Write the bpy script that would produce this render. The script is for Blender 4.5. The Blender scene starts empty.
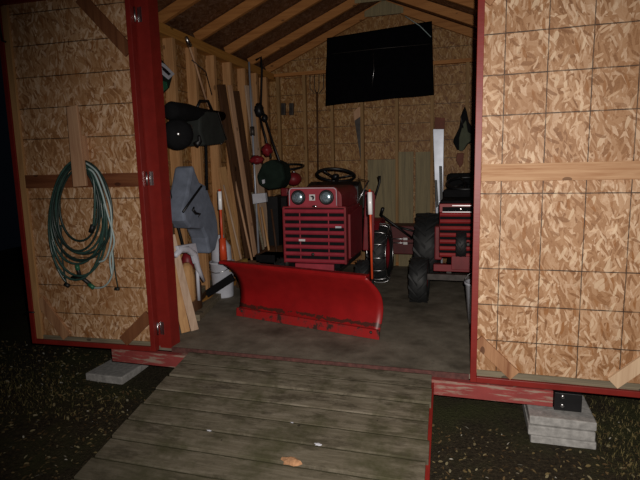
import bpy, bmesh, math, random
from mathutils import Vector, Matrix, Euler
random.seed(7)
S = bpy.context.scene
COL = S.collection
PI = math.pi

# ------------------------------------------------------------------ camera
CAMP = Vector((-.017, -2.86, 1.1985)); F = 500.0
yaw, pitch, roll = .2919, .145, -.0238
fw = Vector((-math.sin(yaw)*math.cos(pitch), math.cos(yaw)*math.cos(pitch), -math.sin(pitch)))
r0 = Vector((math.cos(yaw), math.sin(yaw), 0)); u0 = r0.cross(fw)
rt = r0*math.cos(roll) + u0*math.sin(roll); up = rt.cross(fw)
cd = bpy.data.cameras.new('camera'); cam = bpy.data.objects.new('camera', cd); COL.objects.link(cam)
cd.sensor_width = 36; cd.lens = F*36/640; cd.clip_start = .05; cd.clip_end = 200
cam.matrix_world = Matrix(((rt.x, up.x, -fw.x, CAMP.x), (rt.y, up.y, -fw.y, CAMP.y), (rt.z, up.z, -fw.z, CAMP.z), (0, 0, 0, 1)))
S.camera = cam

def at(px, py, ax, v):
    """world point on the plane ax = v that a measured photo point lies on"""
    d = fw + rt*((px-320)/F) - up*((py-240)/F)
    i = 'xyz'.index(ax)
    return CAMP + d*((v-CAMP[i])/d[i])

# ------------------------------------------------------------------ materials
class NT:
    def __init__(s, name):
        s.m = bpy.data.materials.new(name); s.m.use_nodes = True
        s.n = s.m.node_tree.nodes; s.l = s.m.node_tree.links
        s.b = s.n['Principled BSDF']
    def add(s, t, **k):
        n = s.n.new(t)
        for a, v in k.items():
            if a.startswith('i_'):
                key = a[2:]; key = int(key) if key.isdigit() else key.replace('_', ' ')
                n.inputs[key].default_value = v
            else: setattr(n, a, v)
        return n
    def link(s, a, b): s.l.new(a, b)
    def ramp(s, fac, stops, interp='LINEAR'):
        r = s.add('ShaderNodeValToRGB'); r.color_ramp.interpolation = interp
        e = r.color_ramp.elements
        while len(e) > 1: e.remove(e[-1])
        for i, (p, c) in enumerate(stops):
            q = e[0] if i == 0 else e.new(p)
            q.position = p; q.color = (*c, 1)
        s.link(fac, r.inputs['Fac']); return r.outputs['Color']
    def mix(s, fac, a, b, mode='MIX'):
        m = s.add('ShaderNodeMix', data_type='RGBA', blend_type=mode)
        for sock, v in ((m.inputs[0], fac), (m.inputs[6], a), (m.inputs[7], b)):
            if hasattr(v, 'links'): s.link(v, sock)
            else: sock.default_value = v if isinstance(v, (int, float)) else (*v, 1)
        return m.outputs[2]
    def math(s, op, a, b=None, c=None):
        m = s.add('ShaderNodeMath', operation=op)
        for i, v in enumerate((a, b, c)):
            if v is None: continue
            if hasattr(v, 'links'): s.link(v, m.inputs[i])
            else: m.inputs[i].default_value = v
        return m.outputs[0]
    def coords(s, scale=(1, 1, 1), rot=(0, 0, 0), loc=(0, 0, 0), kind='Object'):
        t = s.add('ShaderNodeTexCoord'); mp = s.add('ShaderNodeMapping')
        mp.inputs['Scale'].default_value = scale; mp.inputs['Rotation'].default_value = rot; mp.inputs['Location'].default_value = loc
        s.link(t.outputs[kind], mp.inputs['Vector']); return mp.outputs['Vector']
    def noise(s, vec, scale, detail=4, rough=.6, dist=0):
        n = s.add('ShaderNodeTexNoise', i_Scale=scale, i_Detail=detail, i_Roughness=rough, i_Distortion=dist)
        s.link(vec, n.inputs['Vector']); return n.outputs['Fac']
    def bump(s, h, strength=.3, dist=.01):
        b = s.add('ShaderNodeBump', i_Strength=strength, i_Distance=dist); s.link(h, b.inputs['Height'])
        s.link(b.outputs['Normal'], s.b.inputs['Normal'])
    def out(s, col=None, rough=.6, metal=0, spec=.5):
        if col is not None:
            if hasattr(col, 'links'): s.link(col, s.b.inputs['Base Color'])
            else: s.b.inputs['Base Color'].default_value = (*col, 1)
        if hasattr(rough, 'links'): s.link(rough, s.b.inputs['Roughness'])
        else: s.b.inputs['Roughness'].default_value = rough
        s.b.inputs['Metallic'].default_value = metal
        s.b.inputs['Specular IOR Level'].default_value = spec
        return s.m

def plain(name, c, rough=.5, metal=0, var=.25, scale=18, spec=.5, bump=0):
    t = NT(name); v = t.coords()
    n = t.noise(v, scale, 5)
    d = tuple(x*(1-var) for x in c); l = tuple(min(1, x*(1+var*.6)) for x in c)
    col = t.ramp(n, [(.3, d), (.7, l)])
    if bump: t.bump(n, bump, .01)
    return t.out(col, rough, metal, spec)

def osb(name, plane, lines=None, tone=1.0, vlines=None, warm=0.0, skip=(), tint=(1, 1, 1)):
    """strand board; plane tells which object axes the sheet lies in; lines = phase of printed 8-inch grid"""
    t = NT(name)
    tc = t.add('ShaderNodeTexCoord'); sp = t.add('ShaderNodeSeparateXYZ'); t.link(tc.outputs['Object'], sp.inputs[0])
    a, b = {'XZ': (0, 2), 'YZ': (1, 2), 'XY': (0, 1)}[plane]
    cb = t.add('ShaderNodeCombineXYZ'); t.link(sp.outputs[a], cb.inputs[0]); t.link(sp.outputs[b], cb.inputs[1])
    base = cb.outputs[0]
    nz = t.add('ShaderNodeTexNoise', i_Scale=5.0, i_Detail=2.0); t.link(base, nz.inputs['Vector'])
    sb = t.add('ShaderNodeVectorMath', operation='SUBTRACT'); t.link(nz.outputs['Color'], sb.inputs[0]); sb.inputs[1].default_value = (.5, .5, .5)
    sc = t.add('ShaderNodeVectorMath', operation='SCALE'); t.link(sb.outputs[0], sc.inputs[0]); sc.inputs['Scale'].default_value = .10
    ad = t.add('ShaderNodeVectorMath', operation='ADD'); t.link(base, ad.inputs[0]); t.link(sc.outputs[0], ad.inputs[1])
    def layer(ang, sx, sy, off):
        mp = t.add('ShaderNodeMapping'); mp.inputs['Rotation'].default_value = (0, 0, math.radians(ang)); mp.inputs['Location'].default_value = (off, off*.7, 0)
        t.link(ad.outputs[0], mp.inputs['Vector'])
        m2 = t.add('ShaderNodeMapping'); m2.inputs['Scale'].default_value = (sx, sy, 1); t.link(mp.outputs[0], m2.inputs['Vector'])
        vo = t.add('ShaderNodeTexVoronoi', i_Scale=1.0, i_Randomness=1.0); vo.voronoi_dimensions = '2D'; t.link(m2.outputs[0], vo.inputs['Vector'])
        s3 = t.add('ShaderNodeSeparateColor'); t.link(vo.outputs['Color'], s3.inputs[0])
        fg = t.add('ShaderNodeMapping'); fg.inputs['Scale'].default_value = (sx*8, sy*.7, 1); t.link(mp.outputs[0], fg.inputs['Vector'])
        g = t.noise(fg.outputs[0], 1.0, 3)
        val = t.math('ADD', t.math('MULTIPLY', s3.outputs[0], .75), t.math('MULTIPLY', g, .3))
        return val, s3.outputs[1], vo.outputs['Distance']
    L = [layer(0, 34, 9, 0), layer(35, 58, 14, 3.1), layer(-48, 52, 15, 7.7), layer(80, 46, 17, 1.9), layer(-12, 30, 8, 5.5), layer(15, 110, 26, 9.2), layer(-25, 90, 20, 4.4)]
    val, sel, dist = L[0]
    for (v2, s2, d2), th in zip(L[1:], (.62, .66, .74, .76, .66, .7)):
        mk = t.math('GREATER_THAN', s2, th)
        m = t.add('ShaderNodeMix', data_type='FLOAT'); t.link(mk, m.inputs[0]); t.link(val, m.inputs[2]); t.link(v2, m.inputs[3]); val = m.outputs[0]
    fine = t.noise(base, 140, 4, .7)
    val = t.math('ADD', val, t.math('MULTIPLY', t.math('SUBTRACT', fine, .5), .42))
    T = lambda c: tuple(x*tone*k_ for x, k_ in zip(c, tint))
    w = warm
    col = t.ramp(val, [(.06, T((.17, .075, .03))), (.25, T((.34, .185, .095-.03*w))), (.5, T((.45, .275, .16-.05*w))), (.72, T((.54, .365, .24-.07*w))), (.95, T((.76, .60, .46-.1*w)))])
    for (ang, sx, sy, off, th, c_) in ((20, 40, 10, 12.3, .83, (.80, .66, .50)), (-30, 52, 12, 15.1, .86, (.78, .62, .47)), (65, 46, 14, 21.7, .88, (.74, .56, .40)), (-8, 42, 9, 31.2, .88, (.30, .125, .035)), (-60, 40, 12, 27.4, .9, (.22, .10, .04))):
        v_, s_, d_ = layer(ang, sx, sy, off)
        mk_ = t.math('MULTIPLY', t.math('GREATER_THAN', s_, th), t.math('LESS_THAN', d_, .33))
        col = t.mix(t.math('MULTIPLY', mk_, t.math('MINIMUM', t.math('ADD', v_, .2), .75)), col, T(c_))
    big = t.noise(base, 2.3, 3)
    col = t.mix(t.math('MULTIPLY', t.math('SUBTRACT', big, .35), 1.3), col, T((.27, .13, .05)), 'MIX')
    if lines is not None:
        nzl = t.noise(base, 9, 2); wob = t.math('MULTIPLY', t.math('SUBTRACT', nzl, .5), .004)
        def grid(sock, phase, per, wd):
            q = t.math('ADD', t.math('SUBTRACT', sock, phase), wob)
            fr = t.math('FRACT', t.math('DIVIDE', q, per))
            return t.math('LESS_THAN', t.math('ABSOLUTE', t.math('SUBTRACT', fr, .5)), wd/per/2)
        mk = grid(sp.outputs[b], lines+.1016, .2032, .0062)
        for z_ in skip: mk = t.math('MULTIPLY', mk, t.math('GREATER_THAN', t.math('ABSOLUTE', t.math('SUBTRACT', sp.outputs[b], z_)), .05))
        if vlines is not None:
            mk = t.math('MAXIMUM', mk, grid(sp.outputs[a], vlines+.1016, .2032, .005))
        fade = t.noise(base, 14, 2)
        mk = t.math('MULTIPLY', mk, t.math('MINIMUM', t.math('MULTIPLY', fade, 1.7), .93))
        col = t.mix(mk, col, (.035, .022, .015))
    t.bump(val, .35, .004)
    return t.out(col, .55, 0, .35)

def wood(name, dark, light, axis='Z', rough=.65, knots=True, sc=1.0):
    t = NT(name); s = {'X': (2, 40, 40), 'Y': (40, 2, 40), 'Z': (40, 40, 2)}[axis]
    s = tuple(x*sc for x in s)
    oi = t.add('ShaderNodeObjectInfo')
    tc = t.add('ShaderNodeTexCoord')
    ad = t.add('ShaderNodeVectorMath', operation='ADD'); t.link(tc.outputs['Object'], ad.inputs[0])
    mu = t.math('MULTIPLY', oi.outputs['Random'], 7.0); t.link(mu, ad.inputs[1])
    mp = t.add('ShaderNodeMapping'); mp.inputs['Scale'].default_value = s; t.link(ad.outputs[0], mp.inputs['Vector'])
    n = t.noise(mp.outputs[0], 1, 6, .65, .8)
    col = t.ramp(n, [(.3, dark), (.62, light), (.75, tuple(x*.8 for x in light))])
    if knots:
        m3 = t.add('ShaderNodeMapping'); m3.inputs['Scale'].default_value = tuple(5.5 if x > 10 else 2.8 for x in s); t.link(ad.outputs[0], m3.inputs['Vector'])
        vo = t.add('ShaderNodeTexVoronoi', i_Scale=1.6); t.link(m3.outputs[0], vo.inputs['Vector'])
        k = t.math('LESS_THAN', vo.outputs['Distance'], .11)
        col = t.mix(t.math('MULTIPLY', k, .75), col, tuple(x*.35 for x in dark))
    t.bump(n, .25, .004)
    return t.out(col, rough, 0, .3)

def redpaint(name, base, worn, amount=.0, rough=.45, stretch=(4, 4, 40)):
    t = NT(name); v = t.coords(stretch)
    n = t.noise(v, 1.0, 6, .7); n2 = t.noise(t.coords(), 11, 4)
    col = t.ramp(n2, [(.3, tuple(x*.75 for x in base)), (.7, base)])
    if amount:
        k = t.ramp(n, [(1-amount-.06, (0, 0, 0)), (1-amount+.03, (1, 1, 1))])
        col = t.mix(k, col, worn)
    t.bump(n, .15, .003)
    return t.out(col, rough, 0, .4)

M = {}
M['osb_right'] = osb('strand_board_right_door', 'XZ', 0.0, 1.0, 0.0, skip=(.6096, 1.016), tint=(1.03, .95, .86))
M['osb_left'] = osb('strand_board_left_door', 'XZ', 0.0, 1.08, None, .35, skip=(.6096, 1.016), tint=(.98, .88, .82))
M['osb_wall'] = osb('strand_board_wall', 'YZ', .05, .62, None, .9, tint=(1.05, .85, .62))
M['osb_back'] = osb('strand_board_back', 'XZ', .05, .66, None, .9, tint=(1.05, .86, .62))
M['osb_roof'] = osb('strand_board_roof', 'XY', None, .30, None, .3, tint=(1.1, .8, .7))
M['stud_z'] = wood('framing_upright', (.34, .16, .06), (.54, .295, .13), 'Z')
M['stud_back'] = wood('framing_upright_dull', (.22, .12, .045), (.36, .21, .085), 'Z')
M['stud_x'] = wood('framing_across', (.30, .115, .03), (.46, .20, .06), 'X')
M['stud_y'] = wood('framing_along', (.33, .14, .028), (.52, .25, .06), 'Y')
M['rail'] = wood('door_rail', (.34, .145, .06), (.56, .34, .19), 'X')
M['rail_dark'] = wood('door_rail_reddish', (.11, .03, .012), (.20, .07, .028), 'X')
M['brace'] = wood('brace_wood', (.22, .08, .035), (.50, .27, .14), 'Z', sc=.6)
M['brace_pale'] = wood('brace_wood_pale', (.55, .36, .22), (.72, .52, .34), 'Z', sc=.6, knots=False)
M['brace_dark'] = wood('brace_wood_dark', (.12, .04, .016), (.22, .085, .035), 'Z', sc=.6)
M['grey_wood'] = wood('weathered_rail', (.12, .10, .07), (.25, .21, .14), 'X')
M['pale_board'] = wood('pale_board', (.38, .25, .17), (.54, .39, .28), 'Z')
M['amber_board'] = wood('amber_board', (.40, .20, .08), (.58, .33, .14), 'Z')
M['hook_board'] = wood('hook_board', (.40, .21, .12), (.56, .34, .20), 'Z')
M['brown_board'] = wood('brown_board', (.035, .015, .007), (.10, .045, .02), 'Z')
M['grey_ply'] = wood('grey_ply', (.17, .14, .08), (.30, .24, .13), 'Z', knots=False)
M['red_trim'] = redpaint('red_trim_paint', (.245, .019, .014), (.3, .1, .07), .0)
M['red_beam'] = redpaint('red_beam_paint', (.32, .055, .05), (.34, .24, .19), .43, .75, (5, 5, 45))
M['red_tractor'] = plain('tractor_red_enamel', (.22, .012, .018), .5, 0, .25, 9)
M['red_tractor_pink'] = plain('pinkish_red_enamel', (.36, .035, .055), .45, 0, .2, 9)  # paler and pinker than the plain tractor red
M['red_bright'] = plain('tractor_bright_red', (.32, .018, .02), .5, 0, .25, 9)
M['red_shaded'] = plain('shaded_red', (.10, .008, .009), .6, 0, .4, 9)  # red darkened for the tiller, its dim lighting put into the colour
M['black'] = plain('black_plastic', (.007, .007, .008), .45, 0, .3)
M['threshold_paint'] = plain('worn_threshold_paint', (.11, .04, .033), .8, 0, .5, 30)
M['tarp'] = plain('tarp_black', (.004, .004, .005), .95, 0, .2, spec=0)
M['black_matt'] = plain('black_matt', (.008, .008, .009), .85, 0, .3, spec=.15)
M['rubber'] = plain('tyre_rubber', (.018, .019, .02), .6, 0, .4, 30)
M['steel'] = plain('bright_steel', (.55, .55, .56), .3, 1, .15)
M['dark_steel'] = plain('dark_steel', (.07, .06, .055), .5, .6, .4)
M['chrome'] = plain('chrome', (.8, .8, .82), .18, 1, .05)
M['white'] = plain('white_plastic', (.62, .64, .72), .45, 0, .12)
M['white_paint'] = plain('white_paint', (.72, .70, .70), .45, 0, .1)
M['grey_cloth'] = plain('grey_cloth', (.19, .22, .29), .9, 0, .3, 10)
M['bag_cloth'] = plain('bag_cloth', (.022, .026, .023), .8, 0, .4, 12)
M['dark_cloth'] = plain('dark_green_cloth', (.012, .022, .016), .9, 0, .4, 10, spec=.15)
M['olive_cloth'] = plain('olive_cloth', (.09, .10, .065), .9, 0, .3, 10)
M['orange'] = plain('orange_plastic', (.62, .07, .02), .4, 0, .15)
M['yellow'] = plain('yellow_wood', (.42, .26, .06), .6, 0, .2)
M['green_hose'] = plain('green_hose', (.038, .085, .072), .3, 0, .3, 30)
M['dark_hose'] = plain('dark_hose', (.02, .04, .035), .4, 0, .3, 30)
M['pale_hose'] = plain('pale_hose_stripe', (.40, .50, .50), .4, 0, .15, 30)
M['green_plastic'] = plain('green_plastic', (.02, .13, .07), .4, 0, .3)
M['concrete'] = plain('concrete', (.36, .35, .335), .9, 0, .35, 30, bump=.4)
M['paper'] = plain('paper_label', (.55, .56, .62), .7, 0, .15)
M['blue_grey_blade'] = plain('pale_metal_blade', (.42, .45, .52), .35, .3, .25, 6)
M['brown_label'] = plain('brown_label', (.18, .05, .025), .7)
M['hose_coupling'] = plain('dark_coupling', (.01, .012, .012), .5)
M['flake'] = plain('brown_bark_flake', (.42, .22, .11), .85, 0, .5, 40)

t = NT('retroreflective_sleeve'); M['reflector'] = t.out((.95, .95, .97), .25, 0, .8)

def mk_plow():
    t = NT('plow_red_paint'); v = t.coords((1, 1, 1)); sp = t.add('ShaderNodeSeparateXYZ'); t.link(v, sp.inputs[0])
    n = t.noise(v, 7, 5); n2 = t.noise(v, 16, 5, .7)
    col = t.ramp(n, [(.3, (.24, .005, .006)), (.7, (.34, .008, .009))])
    zz = t.math('ADD', sp.outputs[2], t.math('MULTIPLY', t.math('SUBTRACT', n2, .5), .07))
    band = t.math('MULTIPLY', t.math('LESS_THAN', t.math('ABSOLUTE', t.math('SUBTRACT', zz, .088)), .012), t.math('GREATER_THAN', n, .42))
    col = t.mix(t.math('MULTIPLY', band, .9), col, (.05, .018, .012))
    low = t.math('LESS_THAN', zz, .012)
    col = t.mix(t.math('MULTIPLY', low, .85), col, (.06, .04, .03))
    return t.out(col, .42, 0, .45)
M['plow'] = mk_plow()
def mk_edge():
    t = NT('scraped_red_edge'); v = t.coords((1, 1, 1)); n = t.noise(v, 13, 5, .7); n2 = t.noise(v, 60, 3)
    col = t.ramp(n, [(.44, (.36, .014, .014)), (.54, (.30, .02, .02)), (.60, (.05, .025, .02))])
    return t.out(col, .5, 0, .4)
M['plow_edge'] = mk_edge()

def mk_deck():
    t = NT('weathered_ramp_planks'); v = t.coords((1, 1, 1)); sp = t.add('ShaderNodeSeparateXYZ'); t.link(v, sp.inputs[0])
    pl = t.math('FLOOR', t.math('DIVIDE', t.math('ADD', sp.outputs[1], .018), .142))
    wn = t.add('ShaderNodeTexWhiteNoise'); wn.noise_dimensions = '1D'; t.link(pl, wn.inputs['W'])
    cb = t.add('ShaderNodeCombineXYZ'); t.link(t.math('ADD', sp.outputs[0], t.math('MULTIPLY', wn.outputs['Value'], 9)), cb.inputs[0]); t.link(sp.outputs[1], cb.inputs[1])
    mp = t.add('ShaderNodeMapping'); mp.inputs['Scale'].default_value = (4, 34, 1); t.link(cb.outputs[0], mp.inputs[0])
    g = t.noise(mp.outputs[0], 1, 6, .7, .5)
    col = t.ramp(g, [(.25, (.075, .062, .042)), (.5, (.165, .14, .10)), (.78, (.27, .235, .185))])
    bl = t.noise(v, 3.0, 5, .7)
    bl2 = t.noise(t.coords((2.2, 6, 1), loc=(4, 2, 0)), 1.6, 6, .75)
    col = t.mix(t.ramp(bl2, [(.50, (0, 0, 0)), (.62, (.75, .75, .75))]), col, (.045, .036, .022))
    col = t.mix(t.ramp(bl, [(.48, (0, 0, 0)), (.66, (.8, .8, .8))]), col, (.050, .050, .018))
    col = t.mix(t.math('MULTIPLY', wn.outputs['Value'], .5), col, (.06, .055, .035))
    vo = t.add('ShaderNodeTexVoronoi', i_Scale=7.0); t.link(v, vo.inputs['Vector'])
    col = t.mix(t.math('MULTIPLY', t.math('LESS_THAN', vo.outputs['Distance'], .055), .8), col, (.02, .016, .012))
    fr = t.math('FRACT', t.math('DIVIDE', t.math('ADD', sp.outputs[1], .018), .142))
    edge = t.math('ABSOLUTE', t.math('SUBTRACT', fr, .5))
    en = t.noise(t.coords((5, 5, 5)), 2.5, 5, .7)
    col = t.mix(t.math('MULTIPLY', t.math('GREATER_THAN', t.math('ADD', edge, t.math('MULTIPLY', t.math('SUBTRACT', en, .5), .12)), .455), .85), col, (.03, .028, .013))
    t.bump(g, .5, .006)
    return t.out(col, .8, 0, .25)
M['deck'] = mk_deck()

def mk_floor():
    t = NT('worn_plywood_floor'); v = t.coords((1, 1, 1))
    n = t.noise(v, 5, 7, .7); f = t.noise(v, 40, 4, .7)
    col = t.ramp(n, [(.3, (.12, .10, .075)), (.55, (.23, .20, .155)), (.75, (.31, .28, .225))])
    col = t.mix(t.ramp(f, [(.5, (0, 0, 0)), (.75, (.6, .6, .6))]), col, (.06, .05, .035))
    st = t.noise(t.coords((1, 1, 1), loc=(3, 1, 0)), 2.2, 4, .6)
    col = t.mix(t.ramp(st, [(.5, (0, 0, 0)), (.68, (.75, .75, .75))]), col, (.05, .042, .03))
    t.bump(f, .3, .004)
    return t.out(col, .8, 0, .25)
M['floor'] = mk_floor()

def mk_ground():
    t = NT('dark_soil_and_litter'); v = t.coords((1, 1, 1))
    n = t.noise(v, 2.0, 5, .65); f = t.noise(v, 55, 5, .75)
    col = t.ramp(f, [(.3, (.012, .010, .007)), (.55, (.045, .036, .022)), (.8, (.12, .10, .06))])
    col = t.mix(t.ramp(n, [(.45, (0, 0, 0)), (.65, (.7, .7, .7))]), col, (.05, .055, .02))
    t.bump(f, .8, .02)
    return t.out(col, .95, 0, .15)
M['ground'] = mk_ground()
def mk_litter(name, stops):
    t = NT(name); g = t.add('ShaderNodeNewGeometry')
    return t.out(t.ramp(g.outputs['Random Per Island'], stops), .8, 0, .25)
M['leaf'] = mk_litter('fallen_leaf', [(0, (.05, .03, .012)), (.35, (.11, .07, .03)), (.7, (.16, .12, .05)), (.93, (.22, .19, .11)), (.985, (.42, .40, .34))])
M['grass'] = mk_litter('short_grass', [(0, (.035, .036, .012)), (.5, (.10, .085, .03)), (.9, (.22, .17, .07))])

# headlight lens, teal glare painted into its base colour
t = NT('lamp_lens_glare'); v = t.coords(); n = t.noise(v, 60, 2)
M['lens'] = t.out(t.ramp(n, [(.35, (.22, .32, .38)), (.65, (.62, .80, .9))]), .22, .7, .8)

# ------------------------------------------------------------------ mesh helpers
def frame(d):
    d = Vector(d).normalized(); a = Vector((0, 0, 1)) if abs(d.z) < .9 else Vector((1, 0, 0))
    x = d.cross(a).normalized(); return x, d.cross(x).normalized(), d

class MB:
    def __init__(s): s.v = []; s.f = []; s.sm = []
    def mesh(s, vs, fs, smooth=False):
        o = len(s.v); s.v += [Vector(v) for v in vs]
        for f in fs: s.f.append([i+o for i in f]); s.sm.append(smooth)
        return s
    def box(s, x0, x1, y0, y1, z0, z1):
        v = [(x, y, z) for x in (x0, x1) for y in (y0, y1) for z in (z0, z1)]
        return s.mesh(v, [(0, 1, 3, 2), (4, 6, 7, 5), (0, 4, 5, 1), (2, 3, 7, 6), (0, 2, 6, 4), (1, 5, 7, 3)])
    def bar(s, p, q, w, h, side=(0, 0, 1)):
        """rectangular bar from p to q, w along 'side' direction, h across it"""
        p, q = Vector(p), Vector(q); d = (q-p).normalized(); a = Vector(side); a = (a-d*a.dot(d)).normalized(); b = d.cross(a)
        v = [e+a*(w/2*i)+b*(h/2*j) for e in (p, q) for i, j in ((-1, -1), (1, -1), (1, 1), (-1, 1))]
        return s.mesh(v, [(3, 2, 1, 0), (4, 5, 6, 7), (0, 1, 5, 4), (1, 2, 6, 5), (2, 3, 7, 6), (3, 0, 4, 7)])
    def prism(s, pts, d):
        """extrude polygon by vector d"""
        n = len(pts); d = Vector(d); v = [Vector(p) for p in pts]+[Vector(p)+d for p in pts]
        return s.mesh(v, [list(range(n))[::-1], list(range(n, 2*n))]+[(i, (i+1) % n, n+(i+1) % n, n+i) for i in range(n)])
    def tube(s, pts, r, n=8, closed=False, cap=True):
        pts = [Vector(p) for p in pts]; m = len(pts); vs = []; fs = []
        rr = r if isinstance(r, (list, tuple)) else [r]*m
        X = None
        for i, p in enumerate(pts):
            if closed: d = pts[(i+1) % m]-pts[i-1]
            else: d = pts[min(i+1, m-1)]-pts[max(i-1, 0)]
            d.normalize()
            if X is None: X = frame(d)[0]
            X = (X-d*X.dot(d)).normalized(); Y = d.cross(X)
            for k in range(n):
                a = 2*PI*k/n; vs.append(p+X*(math.cos(a)*rr[i])+Y*(math.sin(a)*rr[i]))
        for i in range(m if closed else m-1):
            j = (i+1) % m
            for k in range(n): fs.append((i*n+k, i*n+(k+1) % n, j*n+(k+1) % n, j*n+k))
        if cap and not closed: fs += [list(range(n))[::-1], [(m-1)*n+k for k in range(n)]]
        return s.mesh(vs, fs, True)
    def lathe(s, prof, c=(0, 0, 0), d=(0, 0, 1), n=24, cap=True):
        """prof: (radius, distance along d)"""
        X, Y, D = frame(d); c = Vector(c); vs = []; fs = []
        for r, h in prof:
            for k in range(n):
                a = 2*PI*k/n; vs.append(c+D*h+X*(math.cos(a)*r)+Y*(math.sin(a)*r))
        for i in range(len(prof)-1):
            for k in range(n): fs.append((i*n+k, i*n+(k+1) % n, (i+1)*n+(k+1) % n, (i+1)*n+k))
        if cap: fs += [list(range(n))[::-1], [(len(prof)-1)*n+k for k in range(n)]]
        return s.mesh(vs, fs, True)
    def ring(s, c, R, r, d=(0, 0, 1), n=32, m=8, sy=1):
        X, Y, D = frame(d); c = Vector(c)
        return s.tube([c+X*(R*math.cos(2*PI*i/n))+Y*(R*sy*math.sin(2*PI*i/n)) for i in range(n)], r, m, True)
    def ball(s, c, rx, ry, rz, n=16, m=10, lump=0):
        vs = []; fs = []; c = Vector(c)
        for i in range(m+1):
            th = PI*i/m
            for k in range(n):
                a = 2*PI*k/n; q = 1+random.uniform(-lump, lump)
                vs.append(c+Vector((rx*math.sin(th)*math.cos(a), ry*math.sin(th)*math.sin(a), rz*math.cos(th)))*q)
        for i in range(m):
            for k in range(n): fs.append((i*n+k, (i+1)*n+k, (i+1)*n+(k+1) % n, i*n+(k+1) % n))
        return s.mesh(vs, fs, True)

ORG = {}
def build(name, mb, mat, parent=None, origin=None, bevel=0, sub=0):
    """one mesh object; vertices come in the thing's own frame (its root's origin subtracted)"""
    me = bpy.data.meshes.new(name); o = bpy.data.objects.new(name, me); COL.objects.link(o)
    if parent is None:
        if origin is None:
            xs = [v.x for v in mb.v]; ys = [v.y for v in mb.v]; zs = [v.z for v in mb.v]
            origin = Vector(((min(xs)+max(xs))/2, (min(ys)+max(ys))/2, min(zs)))
        org = Vector(origin); o.location = org; ORG[o.name] = org
    else:
        org = ORG[parent.name]; o.parent = parent; ORG[o.name] = org
    me.from_pydata([v-org for v in mb.v], [], mb.f)
    for p, sm in zip(me.polygons, mb.sm): p.use_smooth = sm
    me.validate()
    b = bmesh.new(); b.from_mesh(me); bmesh.ops.remove_doubles(b, verts=b.verts, dist=1e-6); bmesh.ops.recalc_face_normals(b, faces=b.faces); b.to_mesh(me); b.free()
    me.materials.append(M[mat] if isinstance(mat, str) else mat)
    if bevel:
        m = o.modifiers.new('bevel', 'BEVEL'); m.width = bevel; m.segments = 2; m.limit_method = 'ANGLE'; m.angle_limit = .7
    if sub:
        m = o.modifiers.new('sub', 'SUBSURF'); m.levels = sub; m.render_levels = sub
    return o
def root(name, loc, rz=0, local=False):
    o = bpy.data.objects.new(name, None); COL.objects.link(o); o.location = loc; o.rotation_euler = (0, 0, rz); o.empty_display_size = .05
    ORG[o.name] = Vector((0, 0, 0)) if local else Vector(loc)
    return o
def tag(o, label, cat=None, group=None, kind=None):
    o['label'] = label
    if cat: o['category'] = cat
    if group: o['group'] = group
    if kind: o['kind'] = kind
    return o
def struct(o, label=None):
    o['kind'] = 'structure'
    if label: o['label'] = label
    return o

# ------------------------------------------------------------------ the shed shell
XL, XR, YB = -2.43, .47, 3.14
XC = (XL+XR)/2; ZP = 2.34; RISE = .60/1.42
ZR = ZP + RISE*(XR-XC)
GZ = -.30
# ground with gentle unevenness
mb = MB(); n = 70; vs = []; fs = []
for i in range(n+1):
    for j in range(n+1):
        x = -9+16*i/n; y = -6+18*j/n
        z = GZ + .012*math.sin(3.1*x+1.3*y)+.012*math.sin(5.3*y-2*x)
        vs.append((x, y, z))
for i in range(n):
    for j in range(n): fs.append((i*(n+1)+j, (i+1)*(n+1)+j, (i+1)*(n+1)+j+1, i*(n+1)+j+1))
mb.mesh(vs, fs, True); struct(build('ground', mb, 'ground', origin=(0, 0, 0)))
# floor and skids below
struct(build('floor', MB().box(XL-.05, XR+.05, 0, YB+.05, -.03, 0), 'floor', origin=(0, 0, 0)))
o = struct(build('trim_1', MB().box(-1.955, 0, -.009, -.001, -.034, .001), 'threshold_paint'), 'thin red edge strip along the shed threshold')
# walls
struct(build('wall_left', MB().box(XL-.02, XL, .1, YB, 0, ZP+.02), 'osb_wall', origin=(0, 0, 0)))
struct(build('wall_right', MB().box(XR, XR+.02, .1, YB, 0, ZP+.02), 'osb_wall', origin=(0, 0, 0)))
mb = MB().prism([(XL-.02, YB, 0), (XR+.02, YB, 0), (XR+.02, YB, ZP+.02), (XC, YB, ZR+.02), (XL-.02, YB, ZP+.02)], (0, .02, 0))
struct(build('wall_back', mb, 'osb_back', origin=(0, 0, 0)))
mb = MB().box(XL-.05, -2.045, 0, .1, 0, ZP); mb.box(.045, XR+.05, 0, .1, 0, ZP)
mb.prism([(XL-.05, 0, 2.42), (XR+.05, 0, 2.42), (XR+.05, 0, ZP+.08), (XC, 0, ZR+.06), (XL-.05, 0, ZP+.08)], (0, .1, 0))
struct(build('wall_front', mb, 'red_trim', origin=(0, 0, 0)))
# roof: two slopes
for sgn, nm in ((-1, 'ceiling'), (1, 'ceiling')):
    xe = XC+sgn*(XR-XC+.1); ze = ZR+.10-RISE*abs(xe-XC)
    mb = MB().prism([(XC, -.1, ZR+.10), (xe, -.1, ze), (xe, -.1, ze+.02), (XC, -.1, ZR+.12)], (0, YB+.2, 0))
    struct(build(nm, mb, 'osb_roof', origin=(0, 0, 0)), 'dark strand board underside of the %s roof slope' % ('left' if sgn < 0 else 'right'))
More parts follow.
